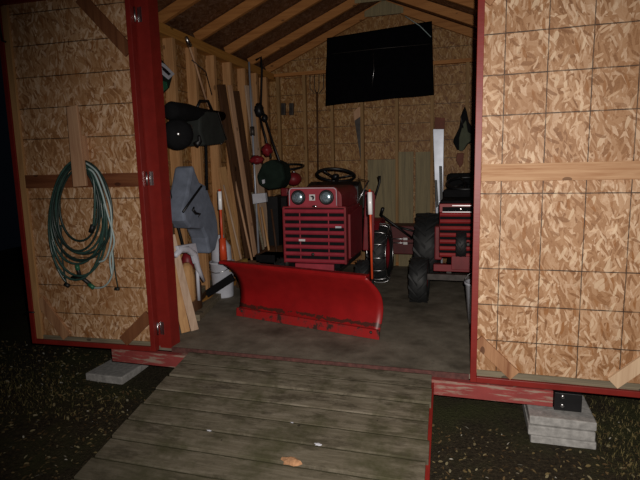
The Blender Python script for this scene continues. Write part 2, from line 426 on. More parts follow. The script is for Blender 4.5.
# door jambs and header
mb = MB().box(-2.045, -1.955, -.005, .012, -.01, 2.42).box(-1.99, -1.955, .012, .10, 0, 2.42)
jl = struct(build('trim_2', mb, 'red_trim', origin=(-2, 0, 0)), 'red painted door jamb left of the opening')
mb = MB().box(.006, .06, .0, .012, -.01, 2.42).box(.006, .045, .012, .10, 0, 2.42)
struct(build('trim_3', mb, 'red_trim', origin=(0, 0, 0)), 'red painted door jamb right of the opening')
struct(build('trim_4', MB().box(-2.045, .06, -.005, .1, 2.35, 2.44), 'red_trim'), 'red header above the opening')
for z in (.13, 1.15, 2.17):
    mb = MB().tube([(-2.045, -.022, z-.045), (-2.045, -.022, z+.045)], .007, 8)
    h = build('hinge', mb, 'steel', jl); 
    mb = MB().box(-2.035, -2.005, -.008, -.004, z-.045, z+.045); build('hinge_leaf', mb, 'steel', jl)

# framing: studs on the left, right and back walls, top plates, rafters, gussets
def stud(name, mb, mat, lab): return struct(build(name, mb, mat, bevel=.002), lab)
k = 5
def trim(mb, mat, lab):
    global k
    o = struct(build('trim_%d' % k, mb, mat, bevel=.0015), lab); k += 1; return o
for y in (.52, .88, 1.22, 1.57, 1.91, 2.25, 2.55, 2.84):
    trim(MB().box(XL, XL+.09, y-.022, y+.022, .04, ZP-.08), 'stud_z', 'upright wooden stud on the left wall')
for y in (.6, 1.2, 1.8, 2.4, 3.0):
    trim(MB().box(XR-.09, XR, y-.019, y+.019, .04, ZP-.08), 'stud_z', 'upright wooden stud on the right wall')
trim(MB().box(XL, XL+.09, .1, YB, ZP-.08, ZP), 'stud_y', 'top plate of the left wall')
trim(MB().box(XR-.09, XR, .1, YB, ZP-.08, ZP), 'stud_y', 'top plate of the right wall')
trim(MB().box(XL, XL+.09, .1, YB, 0, .04), 'stud_y', 'bottom plate of the left wall')
trim(MB().box(XR-.09, XR, .1, YB, 0, .04), 'stud_y', 'bottom plate of the right wall')
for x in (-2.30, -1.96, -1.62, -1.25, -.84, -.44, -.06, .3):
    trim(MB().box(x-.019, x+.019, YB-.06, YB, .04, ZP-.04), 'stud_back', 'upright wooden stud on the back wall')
trim(MB().box(XL, XR, YB-.06, YB, ZP-.04, ZP), 'stud_x', 'top plate across the back wall')
trim(MB().box(XL, XR, YB-.06, YB, 0, .04), 'stud_x', 'bottom plate of the back wall')
for y in (.22, .81, 1.40, 1.99, 2.56, 3.07):
    for sgn in (-1, 1):
        p = Vector((XC, y, ZR+.045)); q = Vector((XC+sgn*(XR-XC), y, ZP+.045))
        trim(MB().bar(p, q, .038, .085, (0, 1, 0)), 'stud_x', 'sloping wooden rafter under the %s roof slope' % ('left' if sgn < 0 else 'right'))
    if y > .5:
        mb = MB().prism([(XC-.22, y-.03, ZR-.08), (XC+.22, y-.03, ZR-.08), (XC+.22, y-.03, ZR-.02), (XC, y-.03, ZR+.08), (XC-.22, y-.03, ZR-.02)], (0, .011, 0))
        trim(mb, 'grey_ply', 'plywood gusset joining the rafters at the ridge')
# plywood pieces against the lower back wall
# front skirt beam and skids
mb = MB().box(-2.42, .44, -.045, 0, -.128, -.036)
trim(mb, 'red_beam', 'worn red skirt beam under the shed front')
trim(MB().box(XL-.03, XL+.08, .25, YB, -.26, -.031), 'black_matt', 'dark wooden skid under the left side of the shed')
trim(MB().box(XR-.12, XR+.02, .0, YB, -.147, -.031), 'black_matt', 'dark wooden skid under the right side of the shed')

# ------------------------------------------------------------------ doors
def door(nm, loc, rz, sgn, z0, osbmat, railmat, vphase, zphase, W=.985):
    """local frame: hinge at x=0, sheet spreads along sgn*x; faces -y"""
    d = root(nm, loc, rz, local=True); struct(d)
    H = 2.36
    X = lambda a, b: (min(sgn*a, sgn*b), max(sgn*a, sgn*b))
    ph = MB(); x0, x1 = X(.03, W-.03)
    ph.box(x0, x1, -.004, .010, .045, H-.03)
    p = build('door_sheet', ph, osbmat, d)
    # mesh origin shifts the printed grid onto its measured phase
    off = Vector((vphase, 0, zphase)); p.data.transform(Matrix.Translation(-off)); p.location = off
    f = MB()
    for a, b, c, e in ((0, .034, 0, H), (W-.034, W, 0, H)):
        x0, x1 = X(a, b); f.box(x0, x1, -.03, .022, c, e)
    build('door_stile', f, 'red_trim', d, bevel=.002)
    x0, x1 = X(.034, W-.034)
    f = MB().box(x0, x1, -.03, .022, -.0, .032).box(x0, x1, -.03, .022, H-.03, H)
    build('door_edge', f, 'red_trim', d, bevel=.002)
    return d, X, W, H

# right door, folded flat against the front wall
dr, X, W, H = door('door_1', (.006, -.03, -.022), 0, 1, 0, 'osb_right', 'rail', .144-.006, .2227+.022)
dr['label'] = 'right shed door leaf folded back, lit strand board inside face'
p = build('door_rail', MB().box(.036, W-.036, -.024, -.004, 1.124, 1.214), 'rail', dr, bevel=.002)
build('bottom_rail', MB().box(.036, W-.036, -.012, -.004, .033, .068), 'grey_wood', dr)
for a, b, mt in (((.034, -.014, .245), (.235, -.014, .055), 'brace'), ((W-.03, -.014, .29), (W-.27, -.014, .06), 'brace_pale'), ((.034, -.014, 2.03), (.30, -.014, 2.31), 'brace')):
    bz = MB(); A = Vector(a); B = Vector(b); dd = (B-A).normalized(); nn = Vector((-dd.z, 0, dd.x))*.034
    bz.prism([A-nn-Vector((0, .009, 0)), A+nn-Vector((0, .009, 0)), B+nn-Vector((0, .009, 0)), B-nn-Vector((0, .009, 0))], (0, .019, 0))
    build('door_brace', bz, mt, dr, bevel=.0015)
# left door, folded back and slightly ajar from the wall
dl, X, W, H = door('door_2', (-2.05, -.03, -.022), math.radians(3.2), -1, 0, 'osb_left', 'rail_dark', .1, .214+.02, W=1.0)
dl['label'] = 'left shed door leaf folded back, hose hanging on its inside face'
build('door_rail', MB().box(-W+.085, -.036, -.024, -.004, 1.122, 1.212), 'rail_dark', dl, bevel=.002)
build('inner_stile', MB().box(-W+.036, -W+.085, -.022, -.004, .035, H-.04), 'amber_board', dl, bevel=.002)
build('bottom_rail', MB().box(-W+.085, -.036, -.012, -.004, .033, .062), 'grey_wood', dl)
for a, b, mt in (((-.034, -.014, .25), (-.25, -.014, .055), 'brace_dark'), ((-.034, -.014, 1.965), (-.36, -.014, 2.32), 'brace_dark'), ((-W+.085, -.010, .33), (-W+.29, -.010, .06), 'brace')):
    bz = MB(); A = Vector(a); B = Vector(b); dd = (B-A).normalized(); nn = Vector((-dd.z, 0, dd.x))*.04
    bz.prism([A-nn-Vector((0, .009, 0)), A+nn-Vector((0, .009, 0)), B+nn-Vector((0, .009, 0)), B-nn-Vector((0, .009, 0))], (0, .017, 0))
    build('door_brace', bz, mt, dl, bevel=.0015)
# black latch hook at the top of the left edge, barrel bolt lower down
pt = [(-W-.02, -.035, 2.32), (-W+.02, -.036, 2.27), (-W+.03, -.036, 2.16), (-W+.035, -.036, 2.10), (-W+.065, -.04, 2.09)]
build('latch_hook', MB().tube(pt, .007), 'black', dl)
build('barrel_bolt', MB().tube([(-W-.02, -.034, .236), (-W+.05, -.034, .236)], .006), 'black', dl)
# pale wooden hose hanger nailed over the rail

# ------------------------------------------------------------------ garden hose on the left door
def on_door(px, py, off):
    """point on the left door face, off metres in front"""
    a = math.radians(3.2); nrm = Vector((-math.sin(a), math.cos(a), 0)); p0 = Vector((-2.05, -.03, 0))-nrm*off
    d = fw + rt*((px-320)/F) - up*((py-240)/F)
    return CAMP + d*((p0-CAMP).dot(nrm)/d.dot(nrm))
def loop(cx, top, w, h, off, dx=0, n=36, wob=.004):
    pts = []
    for i in range(n):
        a = 2*PI*i/n
        x = cx+dx*(1-math.cos(a))/2 + w*math.sin(a)*(1-.10*math.cos(a)); y = top+h*(1-math.cos(a))/2
        p = on_door(x, y, off+random.uniform(-wob, wob)); pts.append(p)
    return pts
hz = root('garden_hose', on_door(80, 290, .02))
tag(hz, 'coiled green and pale striped garden hose hanging on the left door', 'hose')
mg, md, mp_ = MB(), MB(), MB()
for i, (cx, top, w, h, off, dx, b) in enumerate([
    (77, 166, 19, 75, .060, 3, md), (79, 163, 24, 90, .072, 2, mg), (80, 164, 26, 97, .060, 0, md), (78, 160, 27, 104, .085, -1, mg),
    (80, 162, 29, 92, .070, 4, md), (77, 164, 28, 112, .075, 3, mg), (82, 161, 30, 99, .092, 0, md), (80, 168, 21, 83, .080, -2, md), (76, 162, 27, 118, .062, 0, mg)]):
    b.tube(loop(cx, top, w, h, off, dx), .0078, 8, True)
def path(pl, offs):
    pts = [on_door(x, y, o) for (x, y), o in zip(pl, offs)]; out = []
    for i in range(len(pts)-1):
        a = pts[max(i-1, 0)]; b = pts[i]; c = pts[i+1]; d = pts[min(i+2, len(pts)-1)]
        for s in range(6):
            u = s/6; out.append(.5*((2*b)+(c-a)*u+(2*a-5*b+4*c-d)*u*u+(3*b-a-3*c+d)*u**3))
    return out+[pts[-1]]
for sh in (0, 4):
    mp_.tube(path([(86-sh, 163+sh), (97-sh, 172), (105-sh, 190), (111-sh, 212), (111+sh*.8, 240), (106+sh, 258), (112, 275) if sh else (99, 262)], [.10]*7), .0062, 8)
mp_.tube(path([(112, 250), (113, 268), (110, 280), (103, 287), (94, 288)], [.09, .08, .06, .05, .04]), .0062, 8)
mg.tube(path([(86, 166), (93, 178), (95, 200), (94, 222), (92, 228)], [.10]*5), .008, 8)
mg.tube(path([(53, 245), (55, 262), (61, 275), (66, 282)], [.07, .06, .05, .04]), .007, 8)
md.tube(path([(61, 225), (62, 255), (66, 283)], [.06, .05, .04]), .006, 8)
md.tube(path([(113, 250), (115, 270), (118, 288)], [.06, .05, .035]), .004, 8)
build('hose_coil', mg, 'green_hose', hz)
build('hose_coil', md, 'dark_hose', hz)
tag(build('hose_stripe', mp_, 'pale_hose', hz), 'pale striped lengths of the hose')
c = on_door(91, 232, .10); c2 = on_door(93, 225, .10); mb = MB().tube([c, c2], .016, 10); build('hose_coupling', mb, 'hose_coupling', hz)
mb = MB()
mb.tube([on_door(72, 278, .04), on_door(80, 276, .045), on_door(90, 284, .045)], .014, 8)
mb.tube([on_door(80, 276, .045), on_door(77, 266, .045)], .013, 8)
build('splitter_valve', mb, 'hose_coupling', hz)
build('hose_end', MB().tube([on_door(65, 284, .035), on_door(69, 286, .035)], .015, 8), 'hose_coupling', hz)
build('hose_end', MB().tube([on_door(115, 289, .03), on_door(119, 289, .03)], .011, 8), 'hose_coupling', hz)
for p_, q_ in (((89, 284), (94, 288)), ((77, 265), (78, 270))): build('valve_collar', MB().tube([on_door(*p_, .047), on_door(*q_, .047)], .015, 8), 'green_plastic', hz)

hg = root('hose_hanger', on_door(78, 150, .02)); tag(hg, 'pale upright board nailed over the left door rail, hose hanging from it', 'board')
fr_ = [on_door(x, y, .135) for x, y in ((66, 107), (76, 105), (86, 186), (73, 187))]; bk_ = [on_door(x, y, .112) for x, y in ((66, 107), (76, 105), (86, 186), (73, 187))]
nv = Vector((-math.sin(math.radians(3.2)), math.cos(math.radians(3.2)), 0))
build('hanger_board', MB().prism(fr_, nv*.022), 'hook_board', hg, bevel=.003)
build('hanger_block', MB().prism([on_door(x, y, .115) for x, y in ((70, 135), (75, 135), (78, 160), (72, 160))], nv*.11), 'hook_board', hg)

# ------------------------------------------------------------------ ramp
rp = root('wooden_ramp', (-1, 0, 0), 0); ORG[rp.name] = Vector((0, 0, 0)); rp.location = (0, 0, 0)
tag(rp, 'weathered grey plank ramp leading up to the shed threshold', 'ramp')
SL = .165
def rz_(y): return -.012+SL*y
mb = MB(); y = -.016; i = 0
while y > -2.2:
    y2 = y-.132
    xa = lambda yy: -1.815-.055*yy
    xb = lambda yy: -.209-.042*yy
    j = random.uniform(-.006, .006); jj = random.uniform(-.008, .008); dz = random.uniform(-.003, .003)
    v = []
    for (yy) in (y, y2):
        for xx in (xa(yy)+j, xb(yy)+jj):
            for th in (0, -.036): v.append((xx, yy, rz_(yy)+th+dz))
    mb.mesh(v, [(0, 2, 6, 4), (1, 5, 7, 3), (0, 1, 3, 2), (4, 6, 7, 5), (0, 4, 5, 1), (2, 3, 7, 6)])
    y = y2-.010
build('ramp_planks', mb, 'deck', rp, bevel=.002)
for sx in (0, 1):
    f = (lambda yy: -1.78-.055*yy) if sx == 0 else (lambda yy: -.206-.042*yy)
    a = Vector((f(-.02), -.02, rz_(-.02)-.055)); b = Vector((f(-1.6), -1.6, rz_(-1.6)-.03))
    build('ramp_stringer', MB().bar(a, b, .022, .04 if sx else .05, (1, 0, 0)), 'red_trim' if sx else 'brown_board', rp)

# bark flake and crumbs on the ramp
def flake(name, px, py, rx, ry, h, label, mat='flake'):
    d = fw + rt*((px-320)/F) - up*((py-240)/F); n_ = Vector((0, -SL, 1)); t_ = -((CAMP-Vector((0, 0, -.012))).dot(n_))/d.dot(n_); p = CAMP+d*t_
    pts = []; m = 11
    vs = []; fs = []
    for ring_, (s_, hh) in enumerate(((1, .003), (.85, h), (.4, h*1.25))):
        for i in range(m):
            a = 2*PI*i/m; q = s_*(1+.28*math.sin(i*2.7+1)+.1*math.cos(i*5))
            x = p.x+rx*q*math.cos(a); y = p.y+ry*q*math.sin(a); vs.append((x, y, -.012+SL*y+hh))
    for r_ in range(2):
        for i in range(m): fs.append((r_*m+i, r_*m+(i+1) % m, (r_+1)*m+(i+1) % m, (r_+1)*m+i))
    fs.append([2*m+i for i in range(m)]); fs.append([m-1-i for i in range(m)])
    return tag(build(name, MB().mesh(vs, fs), mat), label, 'debris')
flake('bark_chunk', 291, 463, .042, .022, .018, 'pale orange brown chunk of bark lying on the ramp')
flake('bark_chip', 318, 445, .016, .009, .006, 'small pale chip on the ramp behind the bark chunk', 'paper')
flake('bark_chip', 292, 423, .008, .005, .003, 'tiny white fleck in the middle of the ramp', 'paper')
flake('bark_chip', 209, 431, .012, .006, .004, 'small white chip on the left part of the ramp', 'paper')

# ------------------------------------------------------------------ footings
b = root('concrete_block_stack', (.47, -.04, GZ))
tag(b, 'stacked grey concrete footing blocks under the right corner of the shed', 'block')
build('block_base', MB().box(.325, .645, -.13, .20, GZ-.02, GZ+.040), 'concrete', b, bevel=.008)
build('block_slab', MB().box(.31, .635, -.14, .20, GZ+.045, GZ+.100), 'concrete', b, bevel=.006)
build('block_slab', MB().box(.315, .64, -.135, .20, GZ+.104, GZ+.152), 'concrete', b, bevel=.006)
pv = MB().box(-2.71, -2.39, .0, .36, GZ-.03, GZ+.035)
tag(build('concrete_paver', pv, 'concrete', bevel=.008), 'flat grey concrete paver on the ground under the left corner', 'paver')
b = root('corner_bracket', (.50, -.055, -.17)); tag(b, 'black bolted bracket plate at the right end of the red skirt beam', 'bracket')
build('bracket_plate', MB().box(.445, .58, -.06, .0, -.135, -.036), 'black', b, bevel=.002)
for z in (-.055, -.105): build('bolt', MB().lathe([(.012, 0), (.012, .006), (.006, .009)], (.485, -.06, z), (0, -1, 0), 8), 'steel', b)

# ------------------------------------------------------------------ ground litter (beyond counting)
def litter(name, N, region, size, mat, blade=False):
    mb = MB()
    for _ in range(N):
        x, y = region()
        z = GZ + .012*math.sin(3.1*x+1.3*y)+.012*math.sin(5.3*y-2*x)+.004
        a = random.uniform(0, 2*PI); s = size*random.uniform(.4, 1.5)
        if blade:
            h = s*2.2; dx = Vector((math.cos(a), math.sin(a), 0))*s*.12; l = Vector((random.uniform(-1, 1), random.uniform(-1, 1), 0))*s*.9
            p = Vector((x, y, z-.004)); mb.mesh([p-dx, p+dx, p+dx*.6+l*.4+Vector((0, 0, h*.6)), p+l+Vector((0, 0, h*.8))], [(0, 1, 2, 3)])
        else:
            R = Euler((random.uniform(-.6, .6), random.uniform(-.6, .6), a)).to_matrix(); p = Vector((x, y, z+s*.3))
            q = [(-s, 0, 0), (-.4*s, .45*s, .12*s), (.4*s, .42*s, .1*s), (s, 0, -.05*s), (.4*s, -.42*s, .14*s), (-.4*s, -.45*s, .08*s)]
            mb.mesh([p+R@Vector(v) for v in q], [(0, 1, 2, 3), (0, 3, 4, 5)])
    return build(name, mb, mat, origin=(0, 0, GZ))
def reg_l():
    while 1:
        x = random.uniform(-4.8, -1.3); y = random.uniform(-1.8, .5)
        if x < -1.86-.085*y and not (y > -.02 and x > -2.5): return x, y
def reg_r():
    while 1:
        x = random.uniform(-.24, 1.9); y = random.uniform(-1.6, .25)
        if x > -.2-.045*y and not (.29 < x < .67 and y > -.17) and (y < -.05 or x > .6): return x, y
tag(litter('leaf_litter', 4200, reg_l, .011, 'leaf'), 'fallen leaves and wood bits on the dark soil left of the ramp', 'leaves', kind='stuff')
tag(litter('leaf_litter', 2600, reg_r, .010, 'leaf'), 'fallen leaves and wood bits on the dark soil right of the ramp', 'leaves', kind='stuff')
def reg_gr():
    while 1:
        x = random.gauss(1.15, .45); y = random.gauss(.0, .35)
        if x > .66 and y > -1.1: return x, y
def reg_gl():
    while 1:
        x = random.gauss(-3.2, .6); y = random.gauss(-.25, .22)
        if x < -2.1 and not (y > -.1 and x > -2.75): return x, y
tag(litter('grass_patch', 5500, reg_gr, .010, 'grass', True), 'short yellowish grass beyond the concrete footing blocks', 'grass', kind='stuff')
tag(litter('grass_patch', 2800, reg_gl, .011, 'grass', True), 'short dry grass in front of the left door', 'grass', kind='stuff')

# ------------------------------------------------------------------ wheels and tractors
def wheel(parent, c, R, w, rimmat, lugs=18, chain=False, name='wheel', side=1):
    c = Vector(c); t_ = MB(); hw = w/2
    prof = [(R*.56, -hw*.7), (R*.62, -hw*.95), (R*.80, -hw), (R*.93, -hw*.9), (R*.965, -hw*.4), (R*.97, 0), (R*.965, hw*.4), (R*.93, hw*.9), (R*.80, hw), (R*.62, hw*.95), (R*.56, hw*.7)]
    t_.lathe(prof, c, (1, 0, 0), 36, cap=False)
    for i in range(lugs):
        for s in (-1, 1):
            a = 2*PI*(i+(.5 if s > 0 else 0))/lugs
            def P(x, da, r): return c+Vector((x, math.cos(a+da)*r, math.sin(a+da)*r))
            da = .9*2*PI/lugs; th = .3*2*PI/lugs
            # chevron lug: centre leads the shoulder
            v = []
            for r in (R*.955, R*1.01):
                v += [P(0, 0+da*.5, r), P(0, th+da*.5, r), P(s*hw*.97, -da*.5+th, r*.985), P(s*hw*.97, -da*.5, r*.985)]
            t_.mesh(v, [(0, 1, 2, 3), (7, 6, 5, 4), (0, 4, 5, 1), (1, 5, 6, 2), (2, 6, 7, 3), (3, 7, 4, 0)])
    tyre = build(name, t_, 'rubber', parent)
    r = MB(); r.lathe([(R*.2, -hw*.5), (R*.5, -hw*.35), (R*.52, -hw*.75), (R*.58, -hw*.8), (R*.58, hw*.8), (R*.52, hw*.75), (R*.5, hw*.35), (R*.2, hw*.5), (R*.08, hw*.55)], c, (1, 0, 0), 28)
    build('rim', r, rimmat, tyre)
    if chain:
        m = MB()
        for sx in (-1, 1): m.ring(c+Vector((sx*hw*.98, 0, 0)), R*.86, .006, (1, 0, 0), 40, 6)
        for i in range(14):
            a = 2*PI*i/14
            pts = [c+Vector((x*hw, math.cos(a)*rr, math.sin(a)*rr)) for x, rr in ((-.98, R*.86), (-.9, R*1.0), (-.4, R*1.045), (0, R*1.05), (.4, R*1.045), (.9, R*1.0), (.98, R*.86))]
            m.tube(pts, .007, 6)
        tag(build('tyre_chain', m, 'steel', tyre), 'steel snow chain wrapped around the tyre')
    return tyre

def rounded(x0, x1, z0, z1, r, n=5):
    pts = [(x0, z0), (x1, z0)]
    for i in range(n+1):
        a = PI/2*i/n; pts.append((x1-r+r*math.cos(a), z1-r+r*math.sin(a)))
    for i in range(n+1):
        a = PI/2+PI/2*i/n; pts.append((x0+r+r*math.cos(a), z1-r+r*math.sin(a)))
    return pts

# ---- main tractor
CX = -1.255; YF = 1.10
T = root('garden_tractor', (CX, 1.7, 0))
tag(T, 'red garden tractor with twin round headlights behind the red plow blade', 'tractor')
mb = MB()  # hood, sloping slightly down towards the nose
pr = rounded(CX-.235, CX+.235, .50, 1.0, .07)
vs = [(x, YF+.02, z if z < .6 else z+.018) for x, z in pr]+[(CX+(x-CX)*1.02, YF+.60, z+(.03 if z > .6 else 0)) for x, z in pr]
n = len(pr); mb.mesh(vs, [list(range(n))[::-1], list(range(n, 2*n))]+[(i, (i+1) % n, n+(i+1) % n, n+i) for i in range(n)])
build('hood', mb, 'red_tractor', T, bevel=.006)
build('side_panel', MB().box(CX-.262, CX-.236, YF+.05, YF+.60, .40, .86), 'red_tractor', T, bevel=.004)
build('side_panel', MB().box(CX+.236, CX+.262, YF+.05, YF+.60, .40, .86), 'red_tractor', T, bevel=.004)
build('radiator_core', MB().box(CX-.26, CX+.26, YF+.012, YF+.05, .40, .862), 'black_matt', T)
# grille bars: seven wide pressed bars and two uprights
g = MB()
for i in range(8):
    z = .852-i*.0600
    g.prism([(CX-.262, YF-.012, z-.032), (CX-.262, YF-.022, z-.016), (CX-.262, YF-.012, z), (CX-.262, YF+.01, z), (CX-.262, YF+.01, z-.032)], (.524, 0, 0))
for sx in (-1, 1):
    g.box(CX+sx*.125-.004, CX+sx*.125+.004, YF-.006, YF+.012, .41, .852)
build('grille', g, 'red_tractor_pink', T, bevel=.002)
for sx in (-1, 1): build('grille_frame', MB().box(CX+sx*.267-.009, CX+sx*.267+.009, YF-.008, YF+.05, .395, .866), 'red_tractor', T, bevel=.002)
build('grille_shell', MB().box(CX-.272, CX+.272, YF-.006, YF+.05, .860, .875), 'red_tractor', T, bevel=.003)
# headlight panel
hp = MB().prism([(x, YF-.015, z) for x, z in rounded(CX-.212, CX+.208, .872, 1.034, .035)], (0, .04, 0))
build('headlight_panel', hp, 'red_tractor_pink', T, bevel=.002)
o_ = rounded(CX-.205, CX+.201, .885, 1.028, .03)
build('chrome_trim', MB().tube([(x, YF-.018, z) for x, z in o_[1:]+o_[:1]], .0035, 6, False), 'paper', T)  # pale matt colour stands in for the reflection on the chrome
for sx in (-1, 1):
    c = Vector((CX-.004+sx*.122, YF-.016, .952))
    hb = build('headlight', MB().lathe([(.062, 0), (.062, .012), (.054, .018), (.046, .012)], c, (0, -1, 0), 28), 'black', T)
    build('lens', MB().lathe([(.047, .010), (.040, .016), (.027, .021), (.012, .0235), (.001, .024)], c, (0, -1, 0), 28), 'lens', hb)
em = build('emblem', MB().box(CX-.030, CX+.020, YF-.021, YF-.014, .926, .976), 'white_paint', T)
build('emblem_mark', MB().prism([(CX-.022, YF-.0235, .962), (CX+.004, YF-.0235, .968), (CX+.014, YF-.0235, .954), (CX+.010, YF-.0235, .934), (CX-.006, YF-.0235, .932), (CX-.002, YF-.0235, .949)], (0, .004, 0)), 'black', em)
build('hood_ornament', MB().ball((CX+.015, YF-.022, .878), .024, .01, .012), 'chrome', T)
build('badge', MB().box(CX-.13, CX-.075, YF-.026, YF-.018, .585, .603), 'white_paint', T)
build('badge', MB().box(CX+.19, CX+.24, YF-.026, YF-.018, .700, .715), 'paper', T)
build('bolt', MB().lathe([(.014, 0), (.014, .012)], (CX-.01, YF-.018, .475), (0, -1, 0), 10), 'dark_steel', T)
# lower frame, front axle and mount
build('bumper', MB().box(CX-.17, CX+.17, YF-.03, YF+.0, .33, .395), 'red_tractor_pink', T, bevel=.006)
build('frame', MB().box(CX-.14, CX-.10, YF, YF+1.2, .26, .34).box(CX+.10, CX+.14, YF, YF+1.2, .26, .34).box(CX-.14, CX+.14, YF+.02, YF+.06, .24, .34), 'dark_steel', T)
build('front_axle', MB().bar((CX-.33, YF+.24, .22), (CX+.33, YF+.24, .22), .05, .05), 'dark_steel', T)
build('tie_rod', MB().tube([(CX-.28, YF+.14, .25), (CX+.28, YF+.14, .25)], .011), 'steel', T)
for sx in (-1, 1):
    wheel(T, (CX+sx*.37, YF+.24, .195), .195, .12, 'red_tractor', 14, name='front_wheel')
    wheel(T, (CX+sx*.365, 2.20, .305), .29, .19, 'red_tractor', 18, chain=True, name='rear_wheel')
build('engine_block', MB().box(CX-.19, CX+.19, YF+.10, YF+.5, .33, .52), 'black_matt', T, bevel=.01)
# cowl, dash, steering
mb = MB().prism([(CX-.25, YF+.60, .45), (CX-.25, YF+.60, 1.02), (CX-.25, YF+.72, 1.06), (CX-.25, YF+.82, .98), (CX-.25, YF+.80, .45)], (.50, 0, 0))
build('dash_cowl', mb, 'black', T, bevel=.01)
build('steering_column', MB().tube([(CX, YF+.70, .95), (CX, YF+.80, 1.10)], .02), 'black', T)
sw = MB(); cc = Vector((CX-.02, YF+.82, 1.115)); dd = Vector((0, .35, .94)).normalized()
sw.ring(cc, .185, .014, dd, 36, 8); Xx, Yy, _ = frame(dd)
for a in (.5, 2.6, 4.7): sw.tube([cc-dd*.03, cc+Xx*.18*math.cos(a)+Yy*.18*math.sin(a)], .008, 6)
sw.lathe([(.035, -.04), (.035, 0), (.02, .01)], cc, dd, 16)
build('steering_wheel', sw, 'black', T)
# fenders and side guard, seen right of the hood
for sx in (-1, 1):
    fd = []
    for i in range(10):
        a = math.radians(40+90*i/9); fd.append((0, 2.22+math.cos(a)*.36, .31+math.sin(a)*.36))
    fd2 = [(0, 2.22+math.cos(math.radians(40+90*i/9))*.335, .31+math.sin(math.radians(40+90*i/9))*.335) for i in range(10)][::-1]
    x0 = CX+sx*.255 if sx > 0 else CX-.255-.13
    build('fender', MB().prism([(x0, y, z) for _, y, z in fd+fd2], (.13, 0, 0)), 'red_tractor', T)
mb = MB().prism([(CX+.27, 1.76, .40), (CX+.375, 1.76, .40), (CX+.395, 1.76, .92), (CX+.375, 1.76, .97), (CX+.30, 1.76, .96)], (0, .03, 0))
build('leg_shield', mb, 'red_tractor', T, bevel=.01)
mb = MB().prism([(CX+.262, YF+.12, .42), (CX+.262, YF+.60, .42), (CX+.262, YF+.60, .84), (CX+.262, YF+.12, .80)], (.02, 0, 0))
build('belt_guard', mb, 'red_tractor', T, bevel=.004)
build('seat', MB().box(CX-.21, CX+.21, 1.98, 2.38, .66, .76).box(CX-.21, CX+.21, 2.34, 2.46, .70, .95), 'black', T, bevel=.04)
build('control_lever', MB().tube([(CX+.30, 1.95, .7), (CX+.405, 1.97, 1.04), (CX+.40, 1.97, 1.10)], [.010, .009, .016]), 'black', T)
build('lift_rod', MB().tube([(CX+.24, YF+.60, .86), (CX+.33, YF+.70, 1.06), (CX+.22, YF+.72, 1.08)], .006), 'steel', T)
build('exhaust_stub', MB().tube([(CX-.30, YF+.12, .42), (CX-.30, YF+.12, .33)], .022), 'dark_steel', T)

# ---- plow
A = Vector((-1.825, .76, 0)); B = Vector((-.607, .445, 0)); L = (B-A).length; ang = math.atan2(B.y-A.y, B.x-A.x)
P = root('snow_plow', (A+B)/2, ang, local=True)
tag(P, 'wide red curved plow blade angled on the floor in front of tractor', 'plow')
prof = []
for i in range(15):
    s_ = i/14; z = .02+.435*s_; y = .075*math.sin(PI*min(1, s_*1.04)) - .07*s_**2
    prof.append((y, z))
th = .008
m = MB(); NX = 24; vs = []; fs = []; nz_ = len(prof)
def xend(k):
    s_ = k/(nz_-1)
    return L/2+.012*math.sin(PI*s_)-(.055*max(0, (s_-.62)/.38)**2)
for dth in (0, th):
    for i in range(NX+1):
        for k_, (y, z) in enumerate(prof):
            a_ = -L/2-.01*math.sin(PI*k_/(nz_-1))-.095*(k_/(nz_-1))**8; vs.append((a_+(xend(k_)-a_)*i/NX, y+dth, z))
W_ = (NX+1)*nz_
for i in range(NX):
    for k_ in range(nz_-1):
        q = i*nz_+k_; fs.append((q, q+nz_, q+nz_+1, q+1)); fs.append((W_+q, W_+q+1, W_+q+nz_+1, W_+q+nz_))
for i in range(NX):
    for k_ in (0, nz_-1): q = i*nz_+k_; fs.append((q, W_+q, W_+q+nz_, q+nz_))
for i in (0, NX):
    for k_ in range(nz_-1): q = i*nz_+k_; fs.append((q, q+1, W_+q+1, W_+q))
m.mesh(vs, fs, True); build('moldboard', m, 'plow', P)
topy, topz = prof[-1]
build('top_lip', MB().prism([(-L/2-.105, topy-.012, topz-.012), (-L/2-.105, topy-.012, topz+.012), (-L/2-.105, topy+.05, topz+.012), (-L/2-.105, topy+.05, topz)], (L+.056, 0, 0)), 'plow', P, bevel=.004)
build('cutting_edge', MB().prism([(-L/2-.01, -.010, .004), (-L/2-.01, -.004, .07), (-L/2-.01, .02, .07), (-L/2-.01, .004, .004)], (L+.02, 0, 0)), 'plow_edge', P, bevel=.002)
for x in (-L/2+.05, -.22, .22, L/2-.16):
    rib = [(x, y+.008, z) for y, z in prof]+[(x, .11, prof[-1][1]-.04), (x, .13, .10)]
    build('blade_rib', MB().prism(rib, (.010, 0, 0)), 'plow', P)
build('push_frame', MB().bar((-.15, .17, .16), (-.08, .55, .24), .05, .04).bar((.15, .17, .16), (.20, .50, .24), .05, .04).bar((-.3, .18, .16), (.3, .18, .16), .05, .05), 'dark_steel', P)
